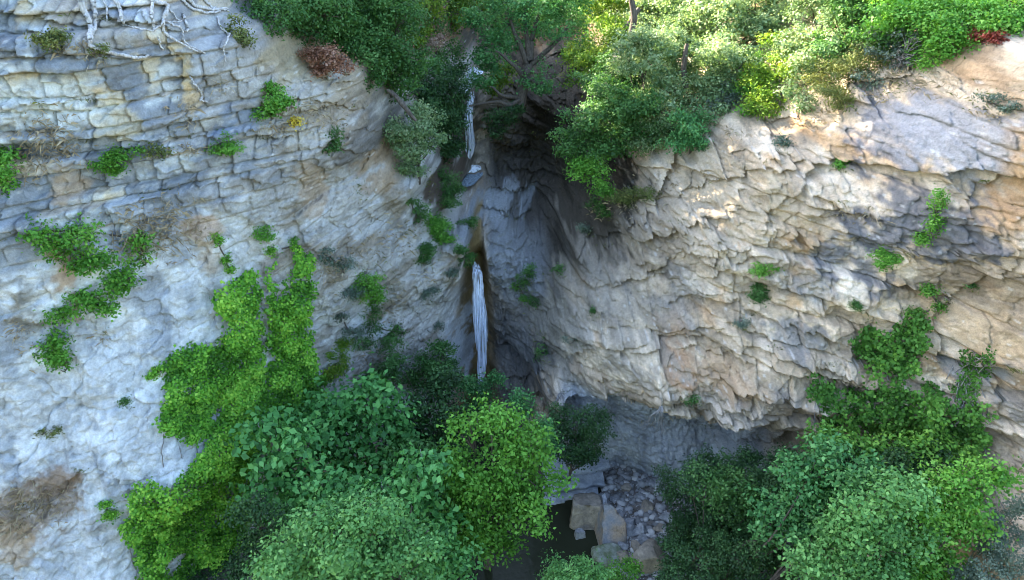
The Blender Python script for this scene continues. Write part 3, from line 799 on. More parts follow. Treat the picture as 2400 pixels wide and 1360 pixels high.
M_FALL = water_mat("falling_water")
M_FOAM = water_mat("foam", 0.36, 0.52, 0.35, 1.0, (9, 9, 9), 5, 0.03)


def fall(name, label, path, widths, thick, seed):
    """path: points down the fall; a flattened tube with a ragged edge"""
    Pth = np.array(path, float); Wd = np.array(widths, float)
    s = np.linspace(0, len(Pth) - 1, 60)
    i = np.clip(s.astype(int), 0, len(Pth) - 2); f = (s - i)[:, None]
    C_ = Pth[i] * (1 - f) + Pth[i + 1] * f
    C_[:, 0] += 0.02 * vnoise(s * 2, s * 0, seed)
    w = (Wd[i] * (1 - f[:, 0]) + Wd[i + 1] * f[:, 0])
    VV, FF, o_ = [], [], 0
    k = 8
    a = np.arange(k) / k * 2 * math.pi
    g = np.random.default_rng(seed)
    for q in range(9):
        lane = (q - 4) / 4.0 * 0.36
        ph = g.uniform(0, 50)
        end = 60 if q in (3, 4, 5) else int(g.uniform(40, 60))
        beg = 0 if q in (3, 4, 5) else int(g.uniform(0, 14))
        rings = []
        for j in range(beg, end):
            sj = s[j]
            ww = w[j] * (0.38 + 0.12 * float(vnoise(np.array(sj * 1.1 + ph), np.array(0.0), seed + 3)))
            ww *= min(1.0, (j - beg + 1) / 8.0, (end - j) / 8.0 if end < 60 else 1.0)
            x_ = C_[j, 0] + w[j] * (lane + 0.10 * float(vnoise(np.array(sj * 0.8 + ph), np.array(3.0), seed + 5)))
            y_ = C_[j, 1] - thick * 0.5 * (1 - (lane / 0.36) ** 2) + 0.03 * float(vnoise(np.array(sj + ph), np.array(7.0), seed))
            rings.append(np.stack([x_ + 0.5 * ww * np.cos(a), y_ - thick * 0.35 * np.sin(a), C_[j, 2] + 0 * a], -1))
        nr = len(rings)
        idx = np.arange(nr * k).reshape(nr, k) + o_
        FF.append(np.stack([idx[:-1], np.roll(idx[:-1], -1, 1), np.roll(idx[1:], -1, 1), idx[1:]], -1).reshape(-1, 4))
        VV.append(np.concatenate(rings)); o_ += nr * k
    V, F_ = np.concatenate(VV), np.concatenate(FF)
    return tag(mesh_from(name, V, F_, M_FALL, smooth=True), label, "waterfall", None, "structure")


def front(px, py, gap):
    q = cliff_hit(px, py)[0]
    return at(px, py, q[1] - gap)


fall("waterfall", "short white upper waterfall dropping into the small rock basin",
     [at(1104, 215, 33.9), at(1101, 240, 33.2), at(1097, 290, 32.9), at(1104, 340, 32.8), at(1098, 375, 32.7), at(1098, 402, 32.6)], [0.30, 0.36, 0.38, 0.38, 0.44, 0.58], 0.16, 3)
fall("waterfall", "tall thin lower waterfall sliding down the brown slot in the rock",
     [at(1112, 612, 27.9), at(1119, 640, 27.3), at(1121, 700, 27.0), at(1127, 780, 26.8), at(1130, 840, 26.7), at(1125, 930, 26.4)], [0.30, 0.44, 0.52, 0.54, 0.52, 0.52], 0.12, 9)


def disc(name, c, rx, ry, mat, seed, parent=None, dome=0.05, n_=40):
    a = np.arange(n_) / n_ * 2 * math.pi
    r = 1 + 0.16 * vnoise(np.cos(a) * 2 + seed, np.sin(a) * 2, seed)
    V = [np.array([[0, 0, dome]])]
    for k, h in ((0.35, 0.9), (0.7, 0.6), (1.0, 0.0), (1.02, -0.5)):
        V.append(np.stack([rx * k * r * np.cos(a), ry * k * r * np.sin(a), dome * h + 0 * a], -1))
    V = np.concatenate(V)
    V[:, 2] += 0.3 * dome * vnoise(V[:, 0] * 9, V[:, 1] * 9, seed + 1)
    F_ = [[0, 1 + j, 1 + (j + 1) % n_, 1 + (j + 1) % n_] for j in range(n_)]
    me = bpy.data.meshes.new(name)
    faces = [[0, 1 + j, 1 + (j + 1) % n_] for j in range(n_)]
    for k in range(3):
        for j in range(n_):
            p0 = 1 + k * n_
            faces.append([p0 + j, p0 + n_ + j, p0 + n_ + (j + 1) % n_, p0 + (j + 1) % n_])
    me.from_pydata((V).tolist(), [], faces)
    me.materials.append(mat)
    o = link(bpy.data.objects.new(name, me))
    o.location = [float(q) for q in c]
    if parent:
        o.parent = parent; o.location = [float(q) - float(w_) for q, w_ in zip(c, parent.location)]
    return o


m, nt, out = new_mat("basin_water")
N, L = nt.nodes, nt.links
b = N.new("ShaderNodeBsdfPrincipled"); b.inputs["Roughness"].default_value = 0.08
nz = N.new("ShaderNodeTexNoise"); nz.inputs["Scale"].default_value = 14; nz.inputs["Detail"].default_value = 4
tc = N.new("ShaderNodeTexCoord"); L.new(tc.outputs["Object"], nz.inputs["Vector"])
cr = N.new("ShaderNodeValToRGB"); cr.color_ramp.elements[0].position = 0.42; cr.color_ramp.elements[1].position = 0.66
cr.color_ramp.elements[0].color = (0.05, 0.10, 0.15, 1); cr.color_ramp.elements[1].color = (0.45, 0.55, 0.65, 1)
L.new(nz.outputs["Fac"], cr.inputs[0]); L.new(cr.outputs[0], b.inputs["Base Color"])
bp = N.new("ShaderNodeBump"); bp.inputs["Distance"].default_value = 0.08; L.new(nz.outputs["Fac"], bp.inputs["Height"]); L.new(bp.outputs[0], b.inputs["Normal"])
L.new(b.outputs[0], out.inputs[0])
c = at(1098, 416, 32.1)
basin = disc("basin_water", c + np.array([0, 0.1, 0.16]), 0.62, 1.5, m, 5, None, 0.02)
tag(basin, "blue rippled basin of water under the short upper waterfall", "pool", None, "structure")
foam = disc("foam", at(1096, 402, 32.5) + np.array([0, 0, 0.17]), 0.58, 0.62, M_FOAM, 8, basin, 0.14)
# stream above the upper fall
M_STREAM = water_mat("stream_water", 0.40, 0.60, 0.35, 1.0, (3.5, 1.6, 3.5), 5, 0.08)
sy = np.linspace(33.9, 38, 70); sx = -2.0 + 0.35 * np.sin(sy * 0.7) - 0.045 * (sy - 34)
V = []
for kx in np.linspace(-1, 1, 9):
    V.append(np.stack([sx + kx * (0.20 + 0.05 * (sy - 34)), sy, 12.15 + 0.05 * (sy - 34) + 0.12 * np.floor((sy - 33.9) / 1.3) * 0.6 + 0.05 * vnoise(sx * 3 + kx * 2, sy * 2, 77) - 0.06 * kx ** 2], -1))
VS = np.stack(V, 1)
tag(mesh_from("stream", VS.reshape(-1, 3), grid_faces(70, 9), M_STREAM, smooth=True), "white rippling stream running to the lip of the upper waterfall", "stream", None, "structure")

# ------------------------------------------------------------------ foliage
MATS = {
    "ivy": leaf_mat("ivy_leaf", (0.04, 0.15, 0.012), (0.145, 0.40, 0.035), (0.36, 0.62, 0.08), 0.3),
    "ivyr": leaf_mat("right_ivy_leaf", (0.046, 0.130, 0.017), (0.091, 0.247, 0.034), (0.195, 0.390, 0.057), 0.3),
    "maple": leaf_mat("maple_leaf", (0.052, 0.156, 0.016), (0.111, 0.299, 0.034), (0.195, 0.442, 0.069), 0.35),
    "teal": leaf_mat("teal_leaf", (0.026, 0.104, 0.030), (0.075, 0.240, 0.069), (0.182, 0.403, 0.132), 0.3),
    "pale": leaf_mat("pale_leaf", (0.046, 0.143, 0.034), (0.104, 0.273, 0.069), (0.208, 0.429, 0.127), 0.3),
    "fig": leaf_mat("fig_leaf", (0.033, 0.124, 0.031), (0.091, 0.286, 0.069), (0.195, 0.455, 0.127), 0.3),
    "dark": leaf_mat("dark_leaf", (0.015, 0.042, 0.014), (0.033, 0.091, 0.026), (0.075, 0.169, 0.048), 0.25),
    "oak": leaf_mat("oak_leaf", (0.025, 0.075, 0.018), (0.057, 0.161, 0.036), (0.127, 0.265, 0.077), 0.35),
    "silver": leaf_mat("silver_leaf", (0.06, 0.13, 0.05), (0.18, 0.29, 0.13), (0.38, 0.47, 0.27), 0.35),
    "lime": leaf_mat("lime_leaf", (0.05, 0.12, 0.012), (0.12, 0.24, 0.02), (0.28, 0.36, 0.04), 0.35),
    "olive": leaf_mat("olive_leaf", (0.05, 0.075, 0.02), (0.12, 0.16, 0.04), (0.26, 0.27, 0.08), 0.3),
    "grey": leaf_mat("grey_leaf", (0.06, 0.10, 0.075), (0.11, 0.16, 0.12), (0.19, 0.25, 0.19), 0.25),
    "fresh": leaf_mat("fresh_leaf", (0.052, 0.168, 0.020), (0.115, 0.325, 0.040), (0.241, 0.470, 0.085), 0.35),
    "russet": leaf_mat("russet_leaf", (0.14, 0.06, 0.035), (0.27, 0.13, 0.08), (0.42, 0.25, 0.18), 0.2),
    "red": leaf_mat("red_leaf", (0.10, 0.02, 0.015), (0.22, 0.04, 0.03), (0.32, 0.09, 0.06), 0.3),
    "yellow": leaf_mat("yellow_leaf", (0.28, 0.20, 0.02), (0.60, 0.47, 0.05), (0.75, 0.62, 0.12), 0.3),
    "pink": leaf_mat("dry_leaf", (0.22, 0.14, 0.11), (0.40, 0.28, 0.23), (0.55, 0.43, 0.36), 0.2),
}
BARK = bark_mat("bark", (0.045, 0.035, 0.028), (0.12, 0.10, 0.08))
BARKG = bark_mat("grey_bark", (0.12, 0.115, 0.11), (0.30, 0.29, 0.28))
STRAW = leaf_mat("straw", (0.20, 0.165, 0.11), (0.36, 0.30, 0.21), (0.52, 0.46, 0.35), 0.15)


def leaf_arrays(Pc, Nn, size, g, tint, jit=0.6, aspect=0.62, down=0.0):
    """one folded leaf per point: base, left, tip, right"""
    k = len(Pc)
    nrm = Nn + jit * g.normal(size=(k, 3))
    nrm /= np.linalg.norm(nrm, axis=1, keepdims=True)
    d = g.normal(size=(k, 3)); d[:, 2] -= down
    d -= (d * nrm).sum(1, keepdims=True) * nrm
    d /= np.linalg.norm(d, axis=1, keepdims=True)
    r = np.cross(nrm, d)
    s = (size * g.uniform(0.6, 1.3, k))[:, None]
    base = Pc - d * s * 0.5
    tip = Pc + d * s * 0.5 - nrm * s * 0.12
    lf = Pc + r * s * aspect * 0.5 + nrm * s * 0.12 - d * s * 0.06
    rt = Pc - r * s * aspect * 0.5 + nrm * s * 0.12 - d * s * 0.06
    return np.stack([base, lf, tip, rt], 1).reshape(-1, 3), tint


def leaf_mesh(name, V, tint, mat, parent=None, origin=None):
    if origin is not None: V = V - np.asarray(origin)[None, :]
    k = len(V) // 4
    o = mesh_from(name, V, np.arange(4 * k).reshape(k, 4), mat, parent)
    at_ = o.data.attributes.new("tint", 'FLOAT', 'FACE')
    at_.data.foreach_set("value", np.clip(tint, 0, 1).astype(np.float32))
    return o


def crown_points(blobs, size, dens, g, cl=2.6, per=26, shell=0.55):
    """blobs: (centre, rx, ry, rz). Leaves gather in clumps spread through each blob, thicker outside; noise leaves gaps."""
    PP, NN, TT = [], [], []
    more = []
    for c, rx, ry, rz in blobs:
        for _ in range(6):
            d = g.normal(size=3); d[2] = abs(d[2]) * 0.9 - 0.15; d[1] -= 0.3; d /= np.linalg.norm(d)
            f = g.uniform(0.28, 0.5)
            more.append((c + d * np.array([rx, ry, rz]) * g.uniform(0.75, 1.28), rx * f, ry * f, rz * f))
    for c, rx, ry, rz in [(c, rx * .86, ry * .86, rz * .86) for c, rx, ry, rz in blobs] + more:
        r = (rx * ry * rz) ** (1 / 3)
        nl = dens * 4.2 * math.pi * r * r / (0.31 * size * size)
        nc = max(4, int(nl / per))
        d = g.normal(size=(nc, 3)); d /= np.linalg.norm(d, axis=1, keepdims=True)
        rad = (shell + (1 - shell) * g.random(nc) ** 0.6)
        rad *= 1 + 0.30 * vnoise(d[:, 0] * 2.3 + c[0] * 3, d[:, 2] * 2.3 + d[:, 1] * 1.7 + c[2], 17)
        keep = vnoise(d[:, 0] * 3.1 + c[0], d[:, 2] * 3.1 + d[:, 1] * 2.3 + c[2], 5) + 0.5 * g.random(nc) > 0.0
        d, rad = d[keep], rad[keep]
        cc = c + d * rad[:, None] * np.array([rx, ry, rz])
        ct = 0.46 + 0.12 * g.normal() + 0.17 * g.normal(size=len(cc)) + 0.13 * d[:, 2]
        k = g.poisson(per, len(cc))
        ii = np.repeat(np.arange(len(cc)), k)
        o = g.normal(size=(len(ii), 3)) * np.array([1, 1, 0.55]) * size * cl * 0.55
        PP.append(cc[ii] + o)
        nn = d[ii] * 0.6 + np.array([0, -0.15, 0.85]) + 0.25 * o / (size * cl)
        NN.append(nn)
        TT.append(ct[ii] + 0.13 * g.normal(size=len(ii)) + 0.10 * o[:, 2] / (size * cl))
    return np.concatenate(PP), np.concatenate(NN), np.concatenate(TT)


def tube(path, radii, sides=7, seed=0, wig=0.0):
    Pth = np.array(path, float); Rr = np.array(radii, float)
    m_ = max(8, 5 * (len(Pth) - 1))
    s = np.linspace(0, len(Pth) - 1, m_)
    # smooth curve through the points
    i = np.clip(s.astype(int), 0, len(Pth) - 2); f = (s - i)[:, None]
    p0 = Pth[np.maximum(i - 1, 0)]; p1 = Pth[i]; p2 = Pth[i + 1]; p3 = Pth[np.minimum(i + 2, len(Pth) - 1)]
    Cc = 0.5 * (2 * p1 + (p2 - p0) * f + (2 * p0 - 5 * p1 + 4 * p2 - p3) * f ** 2 + (3 * p1 - p0 - 3 * p2 + p3) * f ** 3)
    if wig:
        for ax in range(3): Cc[:, ax] += wig * vnoise(s * 1.7 + seed, 0 * s + ax * 5.1, seed)
    rr = Rr[i] * (1 - f[:, 0]) + Rr[i + 1] * f[:, 0]
    T = np.gradient(Cc, axis=0); T /= np.linalg.norm(T, axis=1, keepdims=True) + 1e-9
    up = np.where(np.abs(T[:, 2:3]) < 0.9, np.array([[0, 0, 1.0]]), np.array([[0, 1.0, 0]]))
    A_ = np.cross(T, up); A_ /= np.linalg.norm(A_, axis=1, keepdims=True) + 1e-9
    B_ = np.cross(T, A_)
    a = np.arange(sides) / sides * 2 * math.pi
    V = Cc[:, None, :] + rr[:, None, None] * (np.cos(a)[None, :, None] * A_[:, None, :] + np.sin(a)[None, :, None] * B_[:, None, :])
    idx = np.arange(m_ * sides).reshape(m_, sides)
    F_ = np.stack([idx[:-1], np.roll(idx[:-1], -1, 1), np.roll(idx[1:], -1, 1), idx[1:]], -1).reshape(-1, 4)
    return V.reshape(-1, 3), F_


def tubes_mesh(name, tubes, mat, parent=None, origin=None):
    VV, FF, off = [], [], 0
    for v, f in tubes:
        VV.append(v); FF.append(f + off); off += len(v)
    V = np.concatenate(VV)
    if origin is not None: V = V - np.asarray(origin)[None, :]
    return mesh_from(name, V, np.concatenate(FF), mat, parent, smooth=True)


def to_blobs(spec, Yd, flat=0.82, deep=0.85, stagger=0.5, g=None):
    out_ = []
    for s in spec:
        px, py, rp = s[:3]
        yy = Yd + (s[3] if len(s) > 3 else 0)
        t = yy / ray(px, py)[1] / FPX
        r = rp * t
        yy = min(yy, float(cliff_hit(px, py)[0][1]) - 0.45 * r)
        r = rp * yy / ray(px, py)[1] / FPX
        c = at(px, py, yy)
        out_.append((c, r, r * deep, r * flat))
    return out_


SEED = [100]


def tree(name, label, cat, spec, Yd, mat, leaf=0.11, dens=1.0, root=None, bark=BARK, tr=0.10, group=None, per=26, cl=2.6, part=("crown", "trunk"), shell=0.55, extra=(), limbs=True):
    if name.split('_')[0] in ('rim', 'bright'): spec = [(q[0], q[1], q[2] * 1.16) + tuple(q[3:]) for q in spec]
    SEED[0] += 1
    g = np.random.default_rng(SEED[0])
    blobs = to_blobs(spec, Yd)
    cen = np.mean([b_[0] for b_ in blobs], 0)
    if root is None:
        if cat == "bush":
            root = cliff_hit(np.mean([q[0] for q in spec]), max(q[1] + 0.35 * q[2] for q in spec))[0]
        else:
            rx_, ry_ = cen[0] + g.uniform(-.2, .2), cen[1] + 0.25
            root = np.array([rx_, ry_, hill_z(rx_, ry_)])
    root = np.asarray(root, float)
    e = empty(name, root, label, cat, group)
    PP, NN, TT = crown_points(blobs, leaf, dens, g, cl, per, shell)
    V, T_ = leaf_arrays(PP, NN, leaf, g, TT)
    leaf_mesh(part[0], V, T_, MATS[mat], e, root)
    tb = []
    fork = root * 0.55 + cen * 0.45
    fork = fork + np.array([g.uniform(-.2, .2), 0, 0])
    top_ = fork * 0.75 + cen * 0.25
    spine = [root - np.array([0, 0, 0.3]), root * 0.7 + fork * 0.3 + g.normal(size=3) * 0.05, fork, top_]
    if limbs: tb.append(tube(spine, [tr * 1.25, tr, tr * 0.7, tr * 0.35], 8, SEED[0], 0.0))
    for c_, rx, ry, rz in (blobs if limbs else []):
        lr_ = tr * min(0.5, 1.1 / math.sqrt(len(blobs)))
        fk = root + (fork - root) * g.uniform(0.72, 1.0)
        mid_ = fk * 0.5 + c_ * 0.5 + g.normal(size=3) * np.array([.12, .12, .05]) * np.linalg.norm(c_ - fork) * 0.6
        tb.append(tube([fk, mid_, c_, c_ + (c_ - mid_) * 0.15 + g.normal(size=3) * 0.05], [lr_, lr_ * .7, lr_ * 0.4, tr * 0.05], 6, SEED[0], 0.05))
        for _ in range(5):
            d = g.normal(size=3); d /= np.linalg.norm(d)
            tip = c_ + d * np.array([rx, ry, rz]) * 0.95
            tb.append(tube([mid_ * 0.4 + c_ * 0.6, (mid_ * 0.2 + c_ * 0.3 + tip * 0.5) + g.normal(size=3) * 0.06, tip], [tr * 0.25, tr * 0.15, tr * 0.06], 5, SEED[0], 0.04))
    for path, rad in extra:
        tb.append(tube(path, rad, 7, SEED[0], 0.05))
    tubes_mesh(part[1], tb, bark, e, root)
    return e


def cliff_bush(name, label, cat, spec, mat, leaf=0.085, dens=1.0, out_=0.45, group=None, hang=0.4, per=20, stem=BARK):
    """a plant growing out of the rock face"""
    SEED[0] += 1
    g = np.random.default_rng(SEED[0])
    pxs = np.array([s[0] for s in spec], float); pys = np.array([s[1] for s in spec], float)
    hp = cliff_hit(pxs, pys); hn = cliff_normal(hp)
    blobs = []
    for s, p_, n_ in zip(spec, hp, hn):
        r = s[2] * (p_[1] / ray(s[0], s[1])[1]) / FPX
        ry = s[3] / s[2] if len(s) > 3 else 0.9
        n_ = n_ * 0.6 + np.array([0, -0.5, 0.2])
        blobs.append((p_ + n_ * r * out_, r, r * 0.7, r * ry))
    root = hp[0]
    e = empty(name, root, label, cat, group)
    PP, NN, TT = crown_points(blobs, leaf, dens, g, 2.4, per, 0.35)
    V, T_ = leaf_arrays(PP, NN, leaf, g, TT, down=hang)
    leaf_mesh("foliage", V, T_, MATS[mat], e, root)
    tb = []
    for (c_, rx, ry, rz), p_ in zip(blobs, hp):
        prev = [h_ for h_ in hp if h_[2] + 1e-6 * h_[0] > p_[2] + 1e-6 * p_[0]]
        if prev:
            h0 = min(prev, key=lambda h_: np.linalg.norm(h_ - p_))
            md = 0.5 * (p_ + h0) + np.array([0, -0.04, 0.0])
            tb.append(tube([h0 + np.array([0, 0.12, -0.05]), md, p_ + np.array([0, 0.12, -0.05])], [0.03, 0.024, 0.02], 5, SEED[0], 0.02))
        for _ in range(3):
            d = g.normal(size=3); d[1] = -abs(d[1]); d /= np.linalg.norm(d)
            tip = c_ + d * np.array([rx, ry, rz]) * 0.9
            a_ = p_ + np.array([0, 0.12, -0.05])
            tb.append(tube([a_, a_ * 0.4 + tip * 0.6 + g.normal(size=3) * 0.06, tip], [0.028, 0.016, 0.006], 5, SEED[0], 0.03))
    tubes_mesh("stem", tb, stem, e, root)
    return e


def in_poly(px, py, poly):
    ins = np.zeros(px.shape, bool)
    q = len(poly)
    for i in range(q):
        x1, y1 = poly[i]; x2, y2 = poly[(i + 1) % q]
        cnd = ((y1 > py) != (y2 > py)) & (px < (x2 - x1) * (py - y1) / (y2 - y1 + 1e-9) + x1)
        ins ^= cnd
    return ins


def ivy(name, label, polys, mat, leaf, dens, bulge=0.5, cat="climbing plant", rag=22):
    """leaves over the rock inside an outline, standing off it in lumps; trailing stems beneath"""
    SEED[0] += 1
    g = np.random.default_rng(SEED[0])
    PXs, PYs, EDs = [], [], []
    for poly in polys:
        a = np.array(poly, float)
        lo, hi = a.min(0) - 20, a.max(0) + 20
        area = (hi - lo).prod()
        k = int(area * dens)
        px, py = g.uniform(lo[0], hi[0], k), g.uniform(lo[1], hi[1], k)
        wx_ = rag * fbm(px / 40, py / 40, 5, 400, 0.75); wy_ = rag * fbm(px / 40 + 9, py / 40, 5, 401, 0.75)
        ax_, ay_ = px + 1.6 * wx_, py + 1.6 * wy_
        ok = in_poly(ax_, ay_, poly)
        ed_ = sum(in_poly(ax_ + q0, ay_ + q1, poly).astype(float) for q0, q1 in ((20, 0), (-20, 0), (0, 20), (0, -20), (9, 9), (-9, 9), (9, -9), (-9, -9))) / 8
        ok &= g.random(k) < 0.25 + 0.75 * ed_ ** 1.5
        PXs.append(px[ok]); PYs.append(py[ok]); EDs.append(ed_[ok])
    px, py = np.concatenate(PXs), np.concatenate(PYs)
    edf = np.concatenate(EDs)
    hp = cliff_hit(px, py)
    lump = 0.5 + 0.6 * fbm(hp[:, 0] * 2.0, hp[:, 2] * 1.1, 3, 402) + 0.55 * vnoise(hp[:, 0] * 3.6, hp[:, 2] * 2.3, 404)
    gap = fbm(hp[:, 0] * 2.6, hp[:, 2] * 2.2, 3, 403)
    keep = gap > -0.46
    hp, lump, edf = hp[keep], lump[keep], edf[keep]
    nrm = cliff_normal(hp) * 0.5 + np.array([0, -0.5, 0.25])
    off = (0.04 + bulge * np.clip(lump, 0.02, 1.4) * (0.12 + 0.88 * edf ** 1.5)) * (1 - 0.75 * g.random(len(hp)) ** 2.2)
    PP = hp + nrm * off[:, None] + g.normal(size=hp.shape) * leaf * 0.5
    tint = 0.38 + 0.42 * (lump - 0.5) + 0.22 * g.normal(size=len(hp)) + 0.2 * fbm(hp[:, 0] * 0.8, hp[:, 2] * 0.8, 2, 405)
    V, T_ = leaf_arrays(PP, nrm + np.array([0, 0, 0.35]), leaf, g, tint, 0.5, 0.8, 0.8)
    root = hp[np.argmin(hp[:, 2])]
    e = empty(name, root, label, cat)
    leaf_mesh("foliage", V, T_, MATS[mat], e, root)
    tb = []
    for _ in range(40):
        i = g.integers(len(hp)); a_ = hp[i]
        L_ = g.uniform(0.6, 1.8)
        x_ = a_[0] + g.uniform(-.3, .3); z_ = max(0.05, a_[2] - L_)
        pth = []
        for f in (0, 0.33, 0.66, 1):
            xx, zz = a_[0] * (1 - f) + x_ * f, a_[2] * (1 - f) + z_ * f
            pth.append([xx, float(lookY(np.array(xx), np.array(zz))) - 0.06, zz])
        tb.append(tube(pth, [0.012, 0.014, 0.016, 0.018], 5, SEED[0], 0.05))
    tubes_mesh("stem", tb, BARKG, e, root)
    return e


# ------------------------------------------------------------------ climbing plants
ivy("ivy", "bright yellow-green ivy hanging down the left cliff in two upper strands",
    [[(495, 710), (520, 665), (560, 650), (600, 648), (612, 700), (600, 760), (612, 830), (640, 900), (670, 960), (660, 1010), (600, 1060), (595, 1140), (500, 1125), (440, 1120), (450, 1040), (375, 1000), (390, 900), (385, 840), (440, 800), (505, 812), (540, 740)],
     [(632, 655), (640, 600), (652, 650), (662, 700), (680, 640), (705, 575), (742, 600), (728, 690), (718, 750), (742, 850), (775, 960), (745, 1010), (660, 1000), (640, 890), (624, 800), (630, 720)]],
    "ivy", 0.095, 0.30, 0.85)
ivy("ivy", "bright yellow-green ivy mound low on the left, reaching the bottom edge",
    [[(365, 1110), (400, 1135), (440, 1110), (590, 1110), (585, 1180), (600, 1260), (580, 1360), (560, 1400), (350, 1400), (310, 1290), (285, 1240), (330, 1210), (295, 1150)]],
    "ivy", 0.095, 0.26, 0.95)
ivy("ivy", "mid-green ivy spreading over the lower right cliff beside the overhang",
    [[(2015, 760), (2060, 775), (2140, 735), (2190, 745), (2165, 800), (2140, 880), (2210, 945), (2300, 950), (2310, 1040), (2150, 1070), (2010, 1020), (1925, 1000), (1890, 880), (1960, 905), (2035, 915), (2005, 830)]],
    "ivyr", 0.115, 0.17, 0.8)
ivy("ivy", "narrow ivy strand under the sloping ledge near the right edge",
    [[(2240, 810), (2335, 830), (2300, 880), (2290, 960), (2230, 930), (2250, 870)]], "ivyr", 0.085, 0.16, 0.3)

# ------------------------------------------------------------------ trees on the valley floor
F = lambda x, y: np.array([x, y, float(floor_z(np.array(float(x)), np.array(float(y))))])
tree("maple_tree", "bright green maple leaning over the dark pool", "tree",
     [(1150, 985, 52), (1105, 1000, 35), (1190, 1040, 62), (1245, 1060, 52), (1120, 1100, 72), (1215, 1140, 72), (1275, 1130, 38, -.3), (1150, 1200, 76), (1235, 1210, 48, -.2), (1100, 1260, 62),
      (1165, 1285, 40, -.3), (1060, 1220, 52), (1075, 1130, 40)], 16.5, "maple", 0.13, 1.05, F(-0.9, 17.6), tr=0.14, per=22, cl=3.0)
tree("fig_tree", "large-leaved teal fig tree with bare twigs right of the bright ivy", "tree",
     [(860, 950, 58), (905, 1010, 62), (830, 1050, 70), (755, 1010, 55), (930, 1065, 42, -.3), (880, 930, 38), (780, 1090, 50), (850, 1120, 50)], 19.0, "fig", 0.24, 0.8, F(-4.6, 19.5), BARKG, per=14, cl=2.2)
tree("fig_tree", "dark teal fig tree squeezed between ivy and the pale foreground tree", "tree",
     [(680, 1040, 62), (640, 1110, 62), (700, 1130, 60), (660, 1190, 55), (720, 1200, 50), (620, 1010, 40)], 17.3, "fig", 0.25, 0.8, F(-5.6, 17.8), BARKG, per=14, cl=2.2)
tree("fig_tree", "low fig tree with broad leaves left of the maple", "tree",
     [(1000, 1180, 45), (960, 1140, 48), (1025, 1225, 40, -.2), (930, 1195, 50), (900, 1150, 50), (985, 1090, 35)], 15.6, "fig", 0.22, 0.8, F(-3.2, 16.3), BARKG, per=14, cl=2.2)
tree("shade_tree", "very dark tree in the shade between fig tree and maple", "tree",
     [(1000, 940, 58), (1055, 905, 45), (1000, 1020, 58), (955, 1090, 55), (1055, 1040, 50), (1085, 990, 40), (1020, 1100, 50), (1050, 1130, 40), (950, 1000, 50)], 20.5, "dark", 0.12, 0.95, F(-2.8, 21.0))
tree("foreground_tree", "pale blue-green tree at the bottom edge, nearest below the fig trees", "tree",
     [(700, 1300, 78), (800, 1250, 86), (880, 1290, 80), (950, 1320, 62), (760, 1350, 90), (640, 1350, 55), (985, 1265, 36), (860, 1210, 50), (850, 1370, 80), (960, 1390, 60), (740, 1230, 45)],
     12.6, "pale", 0.11, 1.05, F(-4.0, 12.9), per=26, cl=3.0)
tree("sapling", "small rounded teal tree at the bottom edge in front of the pool", "tree",
     [(1335, 1335, 50), (1385, 1350, 36), (1295, 1360, 36), (1340, 1385, 60)], 14.6, "pale", 0.085, 1.1, F(1.3, 14.8), tr=0.05)
tree("undergrowth_bush", "deep green bush between the small teal tree and the beige rock", "bush",
     [(1445, 1350, 28), (1475, 1330, 16), (1420, 1365, 30)], 16.4, "fresh", 0.08, 1.0, F(2.4, 16.5), tr=0.02)
tree("glossy_shrub", "dark glossy shrub tucked under the overhang above the pool ledge", "bush",
     [(1345, 985, 50), (1330, 1045, 52), (1395, 1010, 38), (1300, 1010, 40), (1380, 1060, 32)], 20.9, "dark", 0.085, 1.15, F(2.2, 21.4), tr=0.06)
tree("slender_tree", "slender teal tree standing just behind the maple crown", "tree",
     [(1245, 960, 30), (1270, 1005, 28), (1225, 930, 22), (1285, 1050, 22)], 19.4, "teal", 0.09, 1.0, F(0.8, 19.6), tr=0.06)
tree("slender_tree", "small teal tree at the foot of the lower waterfall", "tree",
     [(1130, 915, 30), (1155, 890, 18), (1095, 900, 22), (1120, 950, 30)], 23.8, "teal", 0.10, 0.9, F(-1.1, 23.9), tr=0.05)
tree("base_shrub", "dark shrubs' crown against the cliff left of the lower waterfall's foot", "bush",
     [(1010, 860, 36), (1035, 815, 20), (985, 890, 34), (1050, 860, 24)], 24.3, "oak", 0.10, 0.9, F(-2.6, 24.0), tr=0.05)
tree("base_shrub", "dark green shrub at the cliff foot above the fig tree", "bush",
     [(915, 880, 36), (880, 900, 26), (930, 850, 24)], 22.8, "oak", 0.09, 0.9, F(-3.9, 22.4), tr=0.05)
tree("broadleaf_tree", "teal tree with upright crown left of the lower right corner group", "tree",
     [(1900, 1110, 55), (1925, 1065, 42), (1875, 1160, 45), (1950, 1150, 48), (1820, 1205, 42), (1805, 1250, 34), (1870, 1220, 40)], 15.2, "teal", 0.135, 1.0, F(6.1, 15.8), per=22, cl=2.9)
tree("broadleaf_tree", "lighter green tree in the middle of the lower right group", "tree",
     [(2050, 1185, 76), (1995, 1235, 66), (2100, 1165, 58), (2125, 1250, 70), (2040, 1310, 84), (1950, 1300, 60), (1940, 1360, 66), (2080, 1370, 70)], 13.4, "pale", 0.125, 1.0, F(6.8, 13.9), per=22, cl=2.9)
tree("feathery_tree", "yellow-green feathery tree nearest the lower right corner", "tree",
     [(2250, 1145, 62), (2315, 1110, 42), (2200, 1205, 70), (2180, 1295, 78), (2255, 1230, 50), (2130, 1345, 62), (2230, 1330, 50)], 13.7, "fresh", 0.11, 1.0, F(8.6, 14.2), per=22, cl=2.9)
tree("thicket_bush", "dark sparse bush right of the gravel bank", "bush",
     [(1610, 1190, 55), (1570, 1140, 36), (1650, 1250, 62), (1590, 1260, 46), (1680, 1170, 50)], 17.9, "dark", 0.075, 0.7, F(5.4, 18.3), tr=0.05)
